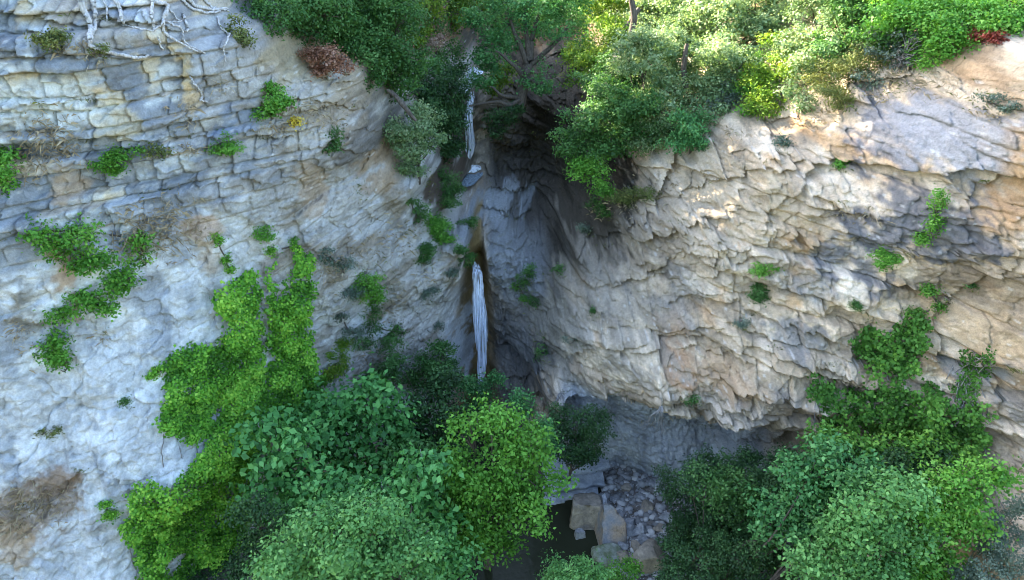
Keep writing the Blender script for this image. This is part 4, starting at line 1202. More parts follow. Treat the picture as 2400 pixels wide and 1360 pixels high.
tree("thicket_bush", "dark sparse bush at the bottom edge right of the beige rock", "bush",
     [(1640, 1320, 70), (1720, 1290, 66), (1590, 1350, 50), (1790, 1340, 66), (1700, 1380, 70)], 15.4, "dark", 0.075, 0.8, F(5.0, 15.8), tr=0.05)
tree("thicket_bush", "dark bush under the overhang's right end", "bush",
     [(1760, 1110, 52), (1700, 1100, 40), (1790, 1180, 55), (1740, 1210, 50), (1840, 1080, 40), (1640, 1090, 36)], 17.9, "dark", 0.08, 0.85, F(6.6, 18.2), tr=0.05)
tree("thicket_bush", "dark bush in the hollow under the right ivy", "bush",
     [(1980, 1065, 46), (2060, 1095, 50), (2130, 1110, 46), (2190, 1080, 44)], 15.9, "dark", 0.09, 0.9, F(8.0, 16.3), tr=0.05)
tree("scrub_bush", "grey-green scrub bush at the right edge, upper of two", "bush",
     [(2345, 1235, 46), (2390, 1190, 34), (2320, 1280, 34)], 13.8, "grey", 0.06, 0.7, F(9.3, 14.0), tr=0.03)
tree("scrub_bush", "grey-green scrub bush in the lower right corner", "bush",
     [(2310, 1340, 50), (2380, 1320, 46), (2270, 1370, 40)], 12.8, "grey", 0.06, 0.7, F(8.9, 13.0), tr=0.03)

# ------------------------------------------------------------------ trees along the rim
tree("rim_oak", "dark oak bush at the top edge right of the exposed roots", "tree",
     [(640, 45, 52), (705, 60, 60), (765, 30, 56), (700, 0, 60)], 23.8, "oak", 0.10, 1.0)
tree("rim_oak", "leaning oak whose crown hangs over the left rim toward the stream", "tree",
     [(850, 50, 64), (905, 110, 66), (935, 200, 44), (880, 150, 44), (955, 150, 48), (800, 20, 50), (930, 40, 55)], 26.4, "oak", 0.11, 1.0)
tree("stream_shrub", "dark shrub drooping beside the upper waterfall on its left", "bush",
     [(1020, 235, 42), (1035, 285, 46), (1060, 200, 32), (985, 260, 32), (1050, 330, 34), (1000, 190, 40)], 30.2, "dark", 0.10, 1.1)
tree("rim_oak", "grey-green small oak standing on the cliff corner below the drooping shrub", "tree",
     [(930, 310, 34), (985, 300, 38), (960, 350, 36), (1012, 330, 28), (965, 395, 26), (990, 262, 20)], 25.4, "silver", 0.09, 0.95, bark=BARK, tr=0.07)
tree("russet_bush", "dry russet-leaved bush on the rim below the dark oaks", "bush",
     [(760, 140, 36), (725, 130, 26), (795, 155, 22), (750, 168, 18)], 22.9, "russet", 0.08, 1.0, tr=0.03)
cb = at(1222, 232, 32.3)
tree("gorge_tree", "dark many-stemmed tree standing above the gorge right of the upper waterfall", "tree",
     [(1150, 60, 50), (1240, 30, 60), (1330, 60, 58), (1375, 120, 40), (1180, 112, 42), (1130, 135, 28), (1272, 195, 40, -1), (1125, 195, 24, -.5), (1310, 0, 60), (1185, 10, 50), (1150, 165, 22)], 33.4, "teal", 0.12, 0.8,
     root=cb, tr=0.26, limbs=False, extra=[([at(1216, 248, 32.3), at(1226, 195, 32.6), at(1240, 140, 33), at(1246, 95, 33.2)], [0.30, 0.25, 0.20, 0.14]), ([at(1236, 160, 33), at(1290, 110, 33), at(1335, 60, 33.2)], [0.15, 0.1, 0.04]), ([at(1230, 190, 32.7), at(1200, 150, 32.4), at(1160, 120, 32.4)], [0.12, 0.08, 0.03]), ([at(1232, 185, 32.7), at(1255, 195, 32), at(1272, 195, 31.8)], [0.1, 0.06, 0.03]), ([at(1222, 232, 32.3), at(1195, 246, 31.8), at(1160, 240, 31.8), at(1100, 246, 31.6)], [0.12, 0.09, 0.07, 0.04]),
                              ([at(1222, 232, 32.3), at(1180, 225, 32), at(1150, 205, 32)], [0.12, 0.08, 0.04]), ([at(1235, 150, 33), at(1210, 90, 33), at(1190, 40, 33)], [0.14, 0.1, 0.05]),
                              ([at(1240, 130, 33), at(1250, 70, 33.4), at(1275, 0, 33.5)], [0.14, 0.1, 0.05]), ([at(1240, 130, 33), at(1230, 60, 33.4), at(1225, -20, 33.5)], [0.14, 0.1, 0.05])])
tree("sunlit_bush", "yellow sunlit bush behind the leaning oak on the left rim", "bush", [(958, 82, 24), (990, 72, 18), (975, 105, 18)], 34, "lime", 0.11, 1.0, tr=0.05)
tree("dry_bush", "pale pink withered bush beside the yellow bush left of the stream", "bush", [(1005, 112, 24), (1025, 95, 18)], 35.5, "pink", 0.10, 0.8, tr=0.05)
tree("stream_shrub", "green shrub on the left bank of the stream under the withered bush", "bush", [(1050, 130, 32), (1020, 160, 30), (985, 135, 26)], 34.5, "oak", 0.11, 0.9, tr=0.05)
tree("stream_shrub", "bright green bush right of the stream at the foot of the many-stemmed tree", "bush", [(1170, 190, 24), (1150, 215, 16), (1190, 160, 20)], 34.8, "lime", 0.11, 0.9, tr=0.05)
tree("gorge_shrub", "dark shrub clinging to the rock right of the upper waterfall", "bush", [(1180, 275, 30), (1165, 310, 22), (1200, 255, 18)], 32.0, "dark", 0.10, 0.9, tr=0.04)
tree("background_tree", "sunlit tree at the top edge left of the stream, far back", "tree", [(1000, 15, 60), (1060, 40, 48), (1075, -10, 50), (950, -20, 60)], 42, "lime", 0.15, 0.85)
tree("background_tree", "sunlit tree behind the stem of the many-stemmed tree", "tree", [(1170, -30, 70), (1120, 20, 40), (1240, -20, 60), (1260, 60, 40)], 46, "lime", 0.16, 0.8)
tree("background_tree", "sunlit tree at the top edge right of the many-stemmed tree", "tree", [(1400, 20, 56), (1440, 50, 46), (1380, -30, 60), (1460, -10, 56)], 40, "silver", 0.14, 0.9)
tree("bright_tree", "tall brightly lit tree at the top edge with a dead branch in front", "tree", [(1510, 40, 58), (1560, 20, 58), (1490, 90, 40), (1555, 80, 48), (1600, -10, 60)], 33.5, "silver", 0.12, 0.95)
tree("bright_tree", "silvery lit tree whose foliage falls over the right rim", "tree",
     [(1560, 160, 56), (1600, 210, 58), (1650, 235, 46), (1540, 240, 42), (1620, 140, 50), (1580, 110, 40)], 28.0, "silver", 0.10, 1.0)
tree("bright_tree", "blue-green broad tree right of the silvery lit tree", "tree",
     [(1700, 60, 66), (1760, 120, 66), (1660, 30, 52), (1810, 60, 54), (1720, 180, 52), (1770, 10, 60)], 29.2, "silver", 0.11, 1.0)
tree("rim_shrub", "large dark-green shrub with yellow tips on the rim right of the gorge", "bush",
     [(1400, 270, 58), (1380, 345, 50), (1450, 250, 58), (1500, 300, 44), (1350, 320, 34), (1425, 205, 40), (1450, 330, 48)], 26.2, "oak", 0.10, 1.05)
tree("rim_shrub", "green shrub hanging below the rim at the right mouth of the gorge", "bush",
     [(1390, 405, 36), (1405, 440, 24), (1360, 395, 24)], 25.6, "fresh", 0.09, 0.95, tr=0.04)
tree("rim_shrub", "teal shrub with bleached dead twigs on the rim below the silvery tree", "bush",
     [(1635, 310, 36), (1585, 335, 26), (1640, 345, 22), (1610, 280, 26)], 25.0, "teal", 0.09, 0.95, tr=0.04)
tree("rim_shrub", "bright yellow-green shrub below the blue-green broad tree", "bush",
     [(1820, 200, 48), (1800, 250, 36), (1845, 155, 42), (1830, 110, 36)], 26.2, "lime", 0.09, 1.0, tr=0.05)
tree("rim_shrub", "dusty blue shrub between silvery tree and yellow-green shrub", "bush", [(1710, 220, 36), (1745, 235, 26), (1690, 250, 22)], 26.4, "grey", 0.09, 0.9, tr=0.04)
tree("rim_tree", "silvery green tree left of the thick grey trunk", "tree", [(1905, 40, 66), (1965, 75, 50), (1885, 110, 46), (1940, 0, 60), (1930, 140, 40)], 28.5, "silver", 0.10, 1.0)
tree("rim_shrub", "olive broom shrub on the rim right of the yellow-green one", "bush", [(1990, 170, 42), (1945, 220, 38), (2040, 145, 36), (1980, 240, 30), (1920, 180, 30)], 25.2, "olive", 0.07, 0.9, tr=0.04)
tree("rim_tree", "dark green tree at the top right behind the bare sapling", "tree", [(2140, 60, 64), (2085, 70, 50), (2200, 90, 48), (2110, 10, 60), (2190, 20, 54)], 25.5, "fresh", 0.10, 1.0)
tree("rim_sapling", "thin sapling with a pale stem at the rim's top right", "tree", [(2190, 130, 26), (2170, 150, 18), (2215, 125, 16)], 22.4, "fresh", 0.08, 0.8, bark=BARKG, tr=0.035)
tree("rim_tree", "green tree in the top right corner", "tree", [(2300, 50, 56), (2250, 85, 40), (2370, 40, 50), (2340, 0, 56), (2260, 10, 56)], 24.2, "fresh", 0.10, 0.85)
tree("red_shrub", "red-leaved shrub at the top right corner, upper of two", "bush", [(2335, 15, 24), (2310, 35, 16)], 22.6, "red", 0.08, 0.8, tr=0.03)
tree("red_shrub", "small red-leaved shrub on the bare slope edge, lower of two", "bush", [(2290, 88, 18), (2330, 92, 16)], 21.9, "red", 0.07, 0.8, tr=0.02)
for i, (px, py, rr, yy, mt) in enumerate([(640, -60, 90, 30, "oak"), (760, -60, 90, 33, "oak"), (860, -60, 80, 36, "oak"), (1010, -80, 90, 52, "lime"), (1340, -60, 70, 54, "silver"), (1500, -40, 60, 52, "lime"), (1640, -40, 60, 48, "oak"),
 (2040, -40, 80, 34, "fresh"), (2170, -60, 80, 32, "fresh"), (2320, -70, 80, 30, "oak")]):
    tree("background_tree", "tall tree added behind the left rim to shade the gorge", "tree", [(px, py, rr), (px - 50, py + 40, rr * .6), (px + 55, py + 30, rr * .6)], yy, mt, 0.15, 0.8, group="far trees along the top edge")

# ------------------------------------------------------------------ more of the wood on the rim
MORE = [
    ("rim_oak", "oak foliage filling the rim between the russet bush and the leaning oak", "tree", [(820, 90, 46), (850, 130, 40), (800, 60, 40), (870, 190, 26)], 25.0, "oak", 0.10),
    ("rim_oak", "dense oak at the top edge left of the yellow sunlit bush", "tree", [(890, 10, 50), (940, -10, 50), (830, 0, 46), (960, 40, 40)], 29, "oak", 0.11),
    ("stream_shrub", "dark ferny shrub hiding the left bank under the upper waterfall's lip", "bush", [(965, 205, 36), (1000, 235, 36), (1070, 165, 24), (1045, 180, 30), (1085, 235, 20), (1070, 265, 24)], 31.5, "dark", 0.10),
    ("rim_tree", "sunlit tree between the dead branch and the blue-green broad tree", "tree", [(1640, 80, 46), (1600, 60, 46), (1660, 120, 40), (1690, 150, 36)], 31, "silver", 0.11),
    ("rim_tree", "tree filling the top edge above the silvery lit tree", "tree", [(1560, 10, 50), (1640, 0, 52), (1480, 0, 50), (1430, 20, 44)], 35, "lime", 0.12),
    ("rim_shrub", "leafy shrub in front of the lit slope left of the silvery lit tree", "bush", [(1475, 185, 40), (1440, 165, 34), (1500, 230, 38), (1390, 190, 30)], 28.5, "oak", 0.10),
    ("rim_shrub", "yellowish shrub on the lit bank under the many-stemmed tree", "bush", [(1370, 160, 34), (1400, 140, 30), (1340, 190, 22)], 30.5, "lime", 0.10),
    ("rim_shrub", "green shrub hugging the rim below the silvery lit tree", "bush", [(1530, 290, 36), (1560, 260, 34), (1500, 340, 26), (1545, 330, 22)], 26.0, "silver", 0.09),
    ("rim_shrub", "green shrub right of the dusty blue shrub", "bush", [(1770, 200, 40), (1760, 160, 34), (1780, 260, 26)], 27.0, "fresh", 0.09),
    ("rim_tree", "dark green tree behind the olive broom shrub", "tree", [(1990, 90, 50), (2030, 60, 46), (1960, 130, 40), (2060, 110, 40), (2000, 20, 56)], 27.5, "oak", 0.10),
    ("rim_shrub", "dull green shrub below the thick grey trunk", "bush", [(2080, 120, 40), (2110, 145, 30), (2040, 190, 26), (2130, 110, 34)], 24.6, "grey", 0.08),
    ("rim_shrub", "leafy shrub between the sapling and the red-leaved shrubs", "bush", [(2240, 110, 36), (2270, 60, 40), (2220, 60, 34), (2160, 110, 30)], 23.4, "fresh", 0.09),
    ("rim_shrub", "bush at the right edge above the bare slope", "bush", [(2380, 60, 36), (2350, 70, 26), (2400, 30, 40)], 22.4, "fresh", 0.09),
    ("rim_shrub", "low bush on the rim above the olive broom shrub's foot", "bush", [(1880, 170, 36), (1870, 220, 30), (1895, 250, 22), (1860, 130, 34)], 26, "silver", 0.09),
]
for nm, lb, ct, sp, yy, mt, lf in MORE:
    tree(nm, lb, ct, sp, yy, mt, lf, 1.0, tr=0.06)

# thick trunks seen among the foliage
def trunk(name, label, path, rad, mat):
    root = np.array(path[0])
    e = empty(name, root, label, "tree trunk")
    tubes_mesh("trunk", [tube(path, rad, 10, 3, 0.06)], mat, e, root)
trunk("bare_trunk", "thick grey leaning trunk at the top edge on the right", [at(2005, 130, 25.5), at(2035, 60, 25.3), at(2062, 20, 25.2), at(2055, -60, 25.2)], [0.26, 0.22, 0.15, 0.15], BARKG)
trunk("bare_trunk", "dark leaning trunk on the lit slope right of the many-stemmed tree", [at(1310, 190, 30.6), at(1370, 140, 30.8), at(1440, 90, 31.2), at(1500, 20, 31.5)], [0.22, 0.18, 0.14, 0.1], BARK)
trunk("bare_trunk", "dark double trunk at the top edge in front of the tall lit tree", [at(1475, 110, 29.5), at(1483, 50, 29.6), at(1478, -20, 29.6)], [0.16, 0.13, 0.1], BARK)
trunk("bare_trunk", "slim dark trunk behind the silvery lit tree's right side", [at(1605, 205, 26.8), at(1600, 150, 26.9), at(1610, 100, 27)], [0.12, 0.1, 0.07], BARK)
trunk("fallen_branch", "dark branch slanting down the left rim to the small grey-green oak", [at(905, 210, 25), at(940, 245, 24.7), at(975, 280, 24.6)], [0.06, 0.09, 0.05], BARK)

def dead_twigs(name, label, px, py, Yd, rp, n_, seed, mat=BARKG):
    g = np.random.default_rng(seed)
    Yd = min(Yd, float(cliff_hit(px, py)[0][1]) - 0.5)
    c = at(px, py, Yd); r = rp * Yd / ray(px, py)[1] / FPX
    tb = []
    for _ in range(n_):
        d = g.normal(size=3); d[1] = -abs(d[1]) * 0.6; d /= np.linalg.norm(d)
        a_ = c + np.array([0, 0.2, -0.6 * r]); tip = c + d * r
        mid_ = a_ * 0.45 + tip * 0.55 + g.normal(size=3) * 0.12 * r
        tb.append(tube([a_, mid_, tip], [0.03, 0.018, 0.005], 5, seed, 0.04))
        for _k in range(2):
            t2 = tip + g.normal(size=3) * 0.35 * r
            tb.append(tube([mid_, (mid_ + t2) / 2 + g.normal(size=3) * 0.05 * r, t2], [0.014, 0.009, 0.004], 4, seed, 0.03))
    e = empty(name, c, label, "dead shrub")
    tubes_mesh("twigs", tb, mat, e, c)
BARKP = bark_mat("bleached_bark", (0.32, 0.29, 0.26), (0.55, 0.50, 0.46))
dead_twigs("dead_bush", "grey dead twigs on the lit slope left of the silvery lit tree", 1455, 150, 28.5, 34, 30, 2, BARKP)
dead_twigs("dead_bush", "grey leafless bush on the slope below the red-leaved shrubs", 2130, 120, 22.6, 40, 20, 5, BARKG)

# ------------------------------------------------------------------ exposed roots on the top left rock
ROOTS = [
    [(180, -30, .10), (200, 30, .09), (215, 70, .08), (208, 105, .06), (228, 115, .055), (270, 125, .055), (320, 135, .05), (355, 132, .035)],
    [(212, -30, .08), (220, 20, .07), (222, 70, .05), (212, 100, .04)],
    [(262, -20, .08), (280, 20, .07), (292, 55, .035)],
    [(335, -10, .06), (365, 5, .06), (395, 10, .06), (385, 40, .055), (380, 75, .05), (420, 100, .035), (470, 122, .03)],
    [(360, -5, .05), (358, 40, .05), (360, 70, .045)],
    [(395, 20, .05), (380, 60, .03), (360, 72, .025), (310, 62, .022), (285, 58, .02)],
    [(430, -10, .07), (460, 15, .06), (500, 25, .05), (532, 20, .04)],
    [(425, 0, .05), (450, 20, .045), (480, 30, .04), (515, 28, .03)],
    [(470, -10, .05), (500, 18, .04), (535, 25, .025)],
    [(430, 30, .05), (440, 70, .04), (432, 75, .03)],
    [(385, 50, .035), (425, 62, .03), (430, 95, .03), (480, 125, .025)],
    [(510, 40, .04), (520, 65, .035), (537, 80, .03), (525, 110, .025), (527, 145, .02)],
    [(445, 180, .03), (460, 200, .03), (472, 225, .03), (470, 235, .03), (488, 238, .02)],
    [(370, 85, .03), (375, 110, .03), (382, 118, .02)],
    [(235, -20, .035), (250, 20, .03), (252, 48, .02)],
    [(395, 15, .03), (412, 45, .022), (428, 50, .018), (380, 50, .015)],
]
hp0 = cliff_hit(355, 10)[0]
e_roots = empty("exposed_roots", hp0, "pale bare tree roots crawling over the bedded rock at the top left", "tree roots")
ROOTM = bark_mat("root_bark", (0.30, 0.29, 0.28), (0.55, 0.54, 0.53))
for k, rt in enumerate(ROOTS):
    a = np.array(rt)
    ds = np.linspace(0, len(a) - 1, 5 * len(a))
    px = np.interp(ds, np.arange(len(a)), a[:, 0]); py = np.interp(ds, np.arange(len(a)), a[:, 1]); rr = np.interp(ds, np.arange(len(a)), a[:, 2])
    px += 2.5 * vnoise(ds * 1.3, ds * 0 + k, 5); py += 2.0 * vnoise(ds * 1.3, ds * 0 + k, 6)
    hp = cliff_hit(px, py)
    yv = np.minimum.reduce([np.roll(hp[:, 1], i) for i in (-1, 0, 1)]) if len(hp) > 3 else hp[:, 1]
    yv[0], yv[-1] = hp[0, 1], hp[-1, 1]
    hp = np.stack([at(a_, b_, y_ - 0.05) for a_, b_, y_ in zip(px, py, yv)])
    tubes_mesh("root", [tube(hp, rr * 0.75, 7, k, 0.015)], ROOTM, e_roots, hp0)

# ------------------------------------------------------------------ plants growing out of the rock
CB = [
    ("light green shrub sprawling out of the left cliff beside a brown scar", [(150, 560, 46, 36), (200, 540, 40, 30), (105, 540, 30, 24), (230, 620, 44, 36), (300, 645, 42, 26), (335, 600, 24, 34), (205, 700, 40, 34), (145, 735, 30, 26), (245, 722, 24, 20), (330, 560, 16, 30), (190, 600, 50, 40), (270, 670, 30, 30)], "fresh", .10, .8),
    ("upright light green shrub low on the left cliff under the sprawling one", [(135, 830, 28, 34), (125, 800, 18, 20), (150, 850, 20, 18)], "fresh", .09, .8),
    ("green shrub at the left edge of the picture", [(15, 400, 26, 26), (25, 370, 30, 18), (10, 430, 22, 22)], "fresh", .09, .7),
    ("olive shrub on the ledge left of the long roots", [(122, 105, 26, 20), (130, 90, 16, 14)], "olive", .07, .8),
    ("tuft of green on the ledge under the bent root", [(228, 118, 20, 8)], "olive", .06, .6),
    ("low green shrub on the upper left ledges above a tan scar", [(250, 385, 26, 14), (262, 368, 12, 8), (275, 398, 14, 6)], "fresh", .08, .7),
    ("faint olive shrub between two green shrubs on the left ledge", [(375, 355, 28, 16)], "olive", .07, .7),
    ("thin light sprig left of the faint olive shrub", [(305, 350, 26, 8), (290, 365, 12, 6)], "fresh", .07, .6),
    ("rounded green shrub on the left ledge under the striped blue rock", [(510, 340, 36, 28), (535, 350, 24, 14)], "fresh", .07, .9),
    ("light green shrub rooted left of the yellow flowers", [(640, 245, 28, 34), (625, 270, 20, 18), (660, 240, 16, 14), (630, 215, 16, 14)], "fresh", .09, .75),
    ("small tuft of bright yellow flowers on the left cliff", [(692, 291, 9, 12)], "yellow", .07, 1.3),
    ("dull green shrub at the top of the left cliff beside the dark oak", [(560, 80, 24, 30), (570, 100, 20, 16)], "olive", .07, .8),
    ("rounded green shrub in the middle of the left cliff", [(622, 547, 26, 20)], "fresh", .07, 1.1),
    ("bright green shrub right of the ivy's upper strands", [(865, 680, 32, 30), (850, 660, 18, 14), (880, 700, 18, 14)], "maple", .09, 1.1),
    ("teal shrub directly left of the bright green one", [(835, 685, 16, 22), (815, 690, 16, 16)], "grey", .07, .8),
    ("dark shrub in the cleft beside the left cliff's corner", [(780, 330, 16, 24), (772, 345, 12, 14)], "oak", .08, 1.0),
    ("green shrub leaning over the edge left of the lower waterfall's lip", [(1025, 545, 34, 32), (1005, 525, 24, 20), (1045, 565, 18, 16)], "fresh", .08, 1.1),
    ("dark shrub below the green one left of the lower waterfall's lip", [(985, 605, 22, 24), (1000, 580, 18, 14)], "oak", .08, .9),
    ("dark bush on the corner by the blue rock basin", [(1055, 450, 26, 32), (1045, 475, 20, 20), (1040, 420, 18, 18)], "oak", .08, 1.0),
    ("dark tuft overhanging the top of the lower waterfall", [(1090, 610, 20, 18), (1075, 590, 10, 10)], "oak", .08, 1.1),
    ("small dark tuft on the rock edge above the lower waterfall", [(1100, 525, 18, 12)], "oak", .07, 1.0),
    ("sparse shrub on the broken face left of the grey-green oak's foot", [(975, 500, 28, 22), (960, 470, 14, 12)], "oak", .07, .6),
    ("tuft left of the lower waterfall halfway up", [(1055, 640, 12, 14)], "grey", .06, .7),
    ("greyish tuft on the pale face left of the lower waterfall", [(1000, 685, 20, 14)], "grey", .06, .8),
    ("tiny tuft low on the pale face left of the lower waterfall", [(1020, 765, 12, 12)], "grey", .06, .8),
    ("grey-green patch of shrub above the fig tree", [(870, 760, 32, 28), (900, 800, 34, 30), (850, 800, 26, 22), (930, 780, 20, 26)], "oak", .08, .55),
    ("grey-green shrub right of the ivy above the fig tree", [(820, 780, 22, 18), (800, 740, 14, 12)], "grey", .07, .6),
    ("olive shrub right of the ivy's lower edge", [(790, 850, 28, 40), (770, 880, 24, 30), (800, 810, 14, 20)], "lime", .08, .5),
    ("dark shrub hanging beside the slot at the foot of the lower waterfall", [(1035, 830, 18, 34), (1020, 870, 20, 20)], "oak", .09, .8),
    ("sparse dull shrub on the left cliff right of the twin ivy strands", [(770, 600, 26, 20), (800, 620, 22, 20)], "grey", .07, .5),
    ("small tuft on the rock right of the lower waterfall's lip", [(1240, 640, 18, 16), (1225, 660, 12, 12)], "oak", .07, .9),
    ("green tuft further down right of the lower waterfall", [(1215, 670, 14, 14), (1235, 700, 10, 10)], "fresh", .06, .8),
    ("dark trailing plant on the rock right of the lower waterfall", [(1255, 705, 22, 14)], "oak", .07, .7),
    ("dark plant streak low on the rock right of the lower waterfall", [(1270, 830, 12, 34)], "oak", .07, .6),
    ("small tuft at the shaded edge of the right cliff", [(1310, 635, 14, 14)], "oak", .07, .7),
    ("teal spiky plant on the right cliff under the green hanging shrub", [(1375, 540, 11, 13)], "grey", .08, .9),
    ("dark shrub in the fold below the green hanging shrub", [(1420, 495, 24, 18), (1400, 480, 16, 12)], "oak", .07, .7),
    ("grassy olive patch on the rim below the teal rim shrub", [(1470, 470, 44, 16), (1520, 460, 30, 16)], "olive", .06, .7),
    ("blue-green succulent-looking tuft on the upper right cliff", [(1830, 337, 15, 14)], "grey", .08, 1.0),
    ("green blade-shaped tuft on the upper right cliff", [(1970, 390, 9, 14), (1975, 380, 7, 10)], "fresh", .06, 1.0),
    ("rounded green shrub in the middle of the right cliff, upper of two", [(1790, 632, 25, 19)], "fresh", .07, 1.1),
    ("darker shrub just below the rounded one in the middle of the right cliff", [(1768, 690, 20, 22), (1780, 700, 12, 14)], "oak", .07, 1.1),
    ("green shrub on the dark bulge of the right cliff", [(2070, 612, 28, 24), (2090, 605, 14, 12)], "fresh", .07, 1.0),
    ("tall narrow shrub in the groove of the dark slab at right", [(2195, 480, 20, 30), (2190, 530, 18, 30), (2165, 560, 16, 14)], "fresh", .07, 1.0),
    ("small tuft on the ledge left of the right ivy's top", [(2005, 712, 14, 8)], "oak", .06, .8),
    ("green sprigs above the right ivy's top", [(2140, 735, 18, 12), (2180, 680, 14, 10), (2200, 720, 8, 16)], "ivyr", .07, .7),
    ("little dark tuft in the slanting crack near the right edge", [(2270, 665, 14, 8)], "oak", .06, .8),
    ("dull tuft on the bare slope at top right", [(2330, 240, 30, 16), (2370, 260, 20, 12)], "grey", .06, .5),
    ("tiny tuft on the beige face right of the lower waterfall", [(1390, 730, 6, 8)], "oak", .05, 1.0),
    ("faint teal tuft on the beige face under the tiny one", [(1350, 795, 20, 10)], "grey", .05, .6),
    ("grey-green tuft on the ledge by the pale block in the right cliff", [(1740, 760, 16, 16)], "grey", .05, .5),
    ("dark tuft hanging at the lip of the overhang", [(1620, 940, 12, 14)], "oak", .06, .9),
    ("small green weeds among the gravel", [(1520, 1165, 20, 12), (1490, 1150, 16, 8)], "fresh", .07, .6),
    ("tiny tuft on the pale rock below the upright light green shrub", [(290, 942, 9, 8)], "oak", .05, 1.0),
    ("dull tuft low on the pale rock at left", [(120, 1010, 22, 10)], "olive", .05, .6),
    ("two yellow-green sprigs left of the low ivy mound", [(248, 1180, 7, 6), (258, 1208, 8, 9)], "ivy", .07, 1.0),
    ("yellow-green sprig left of the ivy above the mound", [(370, 865, 9, 8), (355, 880, 6, 6)], "ivy", .07, 1.0),
    ("thin ivy runner above the ivy's left strand", [(508, 560, 7, 14), (530, 610, 6, 12), (540, 635, 6, 8)], "ivy", .06, .9),
    ("thin ivy runner above the ivy's right strand", [(690, 575, 6, 14), (640, 590, 8, 14)], "ivy", .06, .9),
]
for k, (lb, sp, mt, lf, dn) in enumerate(CB):
    cliff_bush("cliff_shrub" if len(sp) > 1 else "cliff_tuft", lb, "shrub" if len(sp) > 1 else "tuft", sp, mt, lf, dn, hang=0.3)

# ------------------------------------------------------------------ dry grass and leaf litter
def blades(spots, seed, per, hgt, name, label, mat, droop=0.5, w=0.012):
    g = np.random.default_rng(seed)
    px, py = [], []
    for a_, b_, rx, ry, dn in spots:
        k = int(per * dn * rx * ry / 400)
        px.append(a_ + rx * g.normal(size=k) * .55); py.append(b_ + ry * g.normal(size=k) * .55)
    px, py = np.concatenate(px), np.concatenate(py)
    hp = cliff_hit(px, py); nrm = cliff_normal(hp)
    k = len(hp)
    d = nrm * 0.5 + np.array([0, -0.25, 0.35]) + 0.5 * g.normal(size=(k, 3)); d /= np.linalg.norm(d, axis=1, keepdims=True)
    L_ = (hgt * g.uniform(.4, 1.3, k))[:, None]
    side = np.cross(d, g.normal(size=(k, 3))); side /= np.linalg.norm(side, axis=1, keepdims=True)
    tip = hp + d * L_ - np.array([0, 0, 1]) * L_ * droop * g.random((k, 1))
    midp = hp + d * L_ * 0.55
    V = np.stack([hp - side * w, hp + side * w, midp + side * w * .8, tip], 1)
    V2 = V.reshape(-1, 3)
    o = leaf_mesh(name, V2, 0.5 + 0.22 * g.normal(size=k), mat)
    return tag(o, label, "dry grass", None, "stuff")
GR = [(120, 330, 70, 60, 1), (60, 380, 50, 40, .8), (430, 270, 30, 40, .7), (400, 500, 50, 40, 1), (330, 540, 60, 50, 1), (380, 570, 60, 40, 1), (460, 540, 30, 30, .6), (300, 580, 40, 30, .8), (640, 300, 50, 16, 1), (690, 250, 60, 20, .8), (520, 205, 30, 14, .8),
      (760, 270, 60, 30, .7), (860, 590, 50, 40, .7), (780, 620, 40, 50, .8), (940, 560, 50, 40, .6), (1000, 640, 30, 30, .6), (920, 720, 40, 60, .6), (880, 840, 60, 40, .8), (440, 350, 60, 14, .8), (160, 115, 50, 14, .8), (230, 135, 40, 14, .8), (50, 780, 30, 40, .7),
      (90, 1180, 70, 50, 1.2), (30, 1230, 40, 30, 1), (240, 790, 30, 12, .6), (1480, 480, 60, 24, .9), (1560, 440, 40, 24, .6), (2100, 170, 60, 30, .9), (2050, 230, 50, 20, .7), (1960, 270, 50, 16, .7), (2200, 200, 60, 30, .6), (2330, 270, 50, 20, .5),
      (2040, 510, 40, 20, .4), (1980, 500, 30, 30, .4), (1720, 320, 40, 20, .6), (1900, 290, 40, 14, .6), (2340, 1180, 40, 50, .6), (2360, 1260, 40, 50, .8), (1330, 960, 60, 14, .5), (1400, 500, 30, 20, .6), (1530, 980, 60, 16, .4), (1200, 500, 30, 20, .0)]
blades(GR, 9, 42, 0.27, "dry_grass", "straw-coloured dry grass and stalks in patches over the cliff ledges", STRAW, 0.5, 0.006)

# low green and brown cover over the hill above the rim
def cover(name, label, n_, seed, mat, leaf, lift, cat, thr):
    g = np.random.default_rng(seed)
    px, py = g.uniform(560, 2420, n_), g.uniform(-30, 470, n_)
    hp = cliff_hit(px, py)
    i = np.clip(np.searchsorted(GX, hp[:, 0]), 0, len(GX) - 1); k = np.clip(np.searchsorted(GZ, hp[:, 2]), 0, len(GZ) - 1)
    ok = (hill[k, i] > 0.7) & (hp[:, 1] < 70) & (fbm(hp[:, 0] * .7, hp[:, 1] * .7, 3, seed) > thr) & (np.abs(hp[:, 0] + 2.0) > 0.8)
    hp = hp[ok]
    h = lift * (0.5 + 0.5 * fbm(hp[:, 0] * 1.3, hp[:, 1] * 1.3, 3, seed + 1)) * g.random(len(hp))
    PP = hp + np.stack([0 * h, -0.5 * h, h], -1) + g.normal(size=hp.shape) * 0.05
    s = leaf * (hp[:, 1] / 26)
    V, T_ = leaf_arrays(PP, np.array([0, -0.4, 0.8]) + 0 * hp, s, g, 0.5 + 0.25 * g.normal(size=len(hp)) + 0.25 * fbm(hp[:, 0], hp[:, 1], 2, seed + 3))
    return tag(leaf_mesh(name, V, T_, MATS[mat]), label, cat, None, "stuff")
cover("undergrowth", "low green undergrowth covering the hillside beneath the rim trees", 110000, 21, "oak", 0.11, 1.0, "undergrowth", -0.35)
cover("leaf_litter", "brown fallen leaves on the hillside between the rim trees", 30000, 22, "russet", 0.09, 0.05, "leaf litter", -0.6)

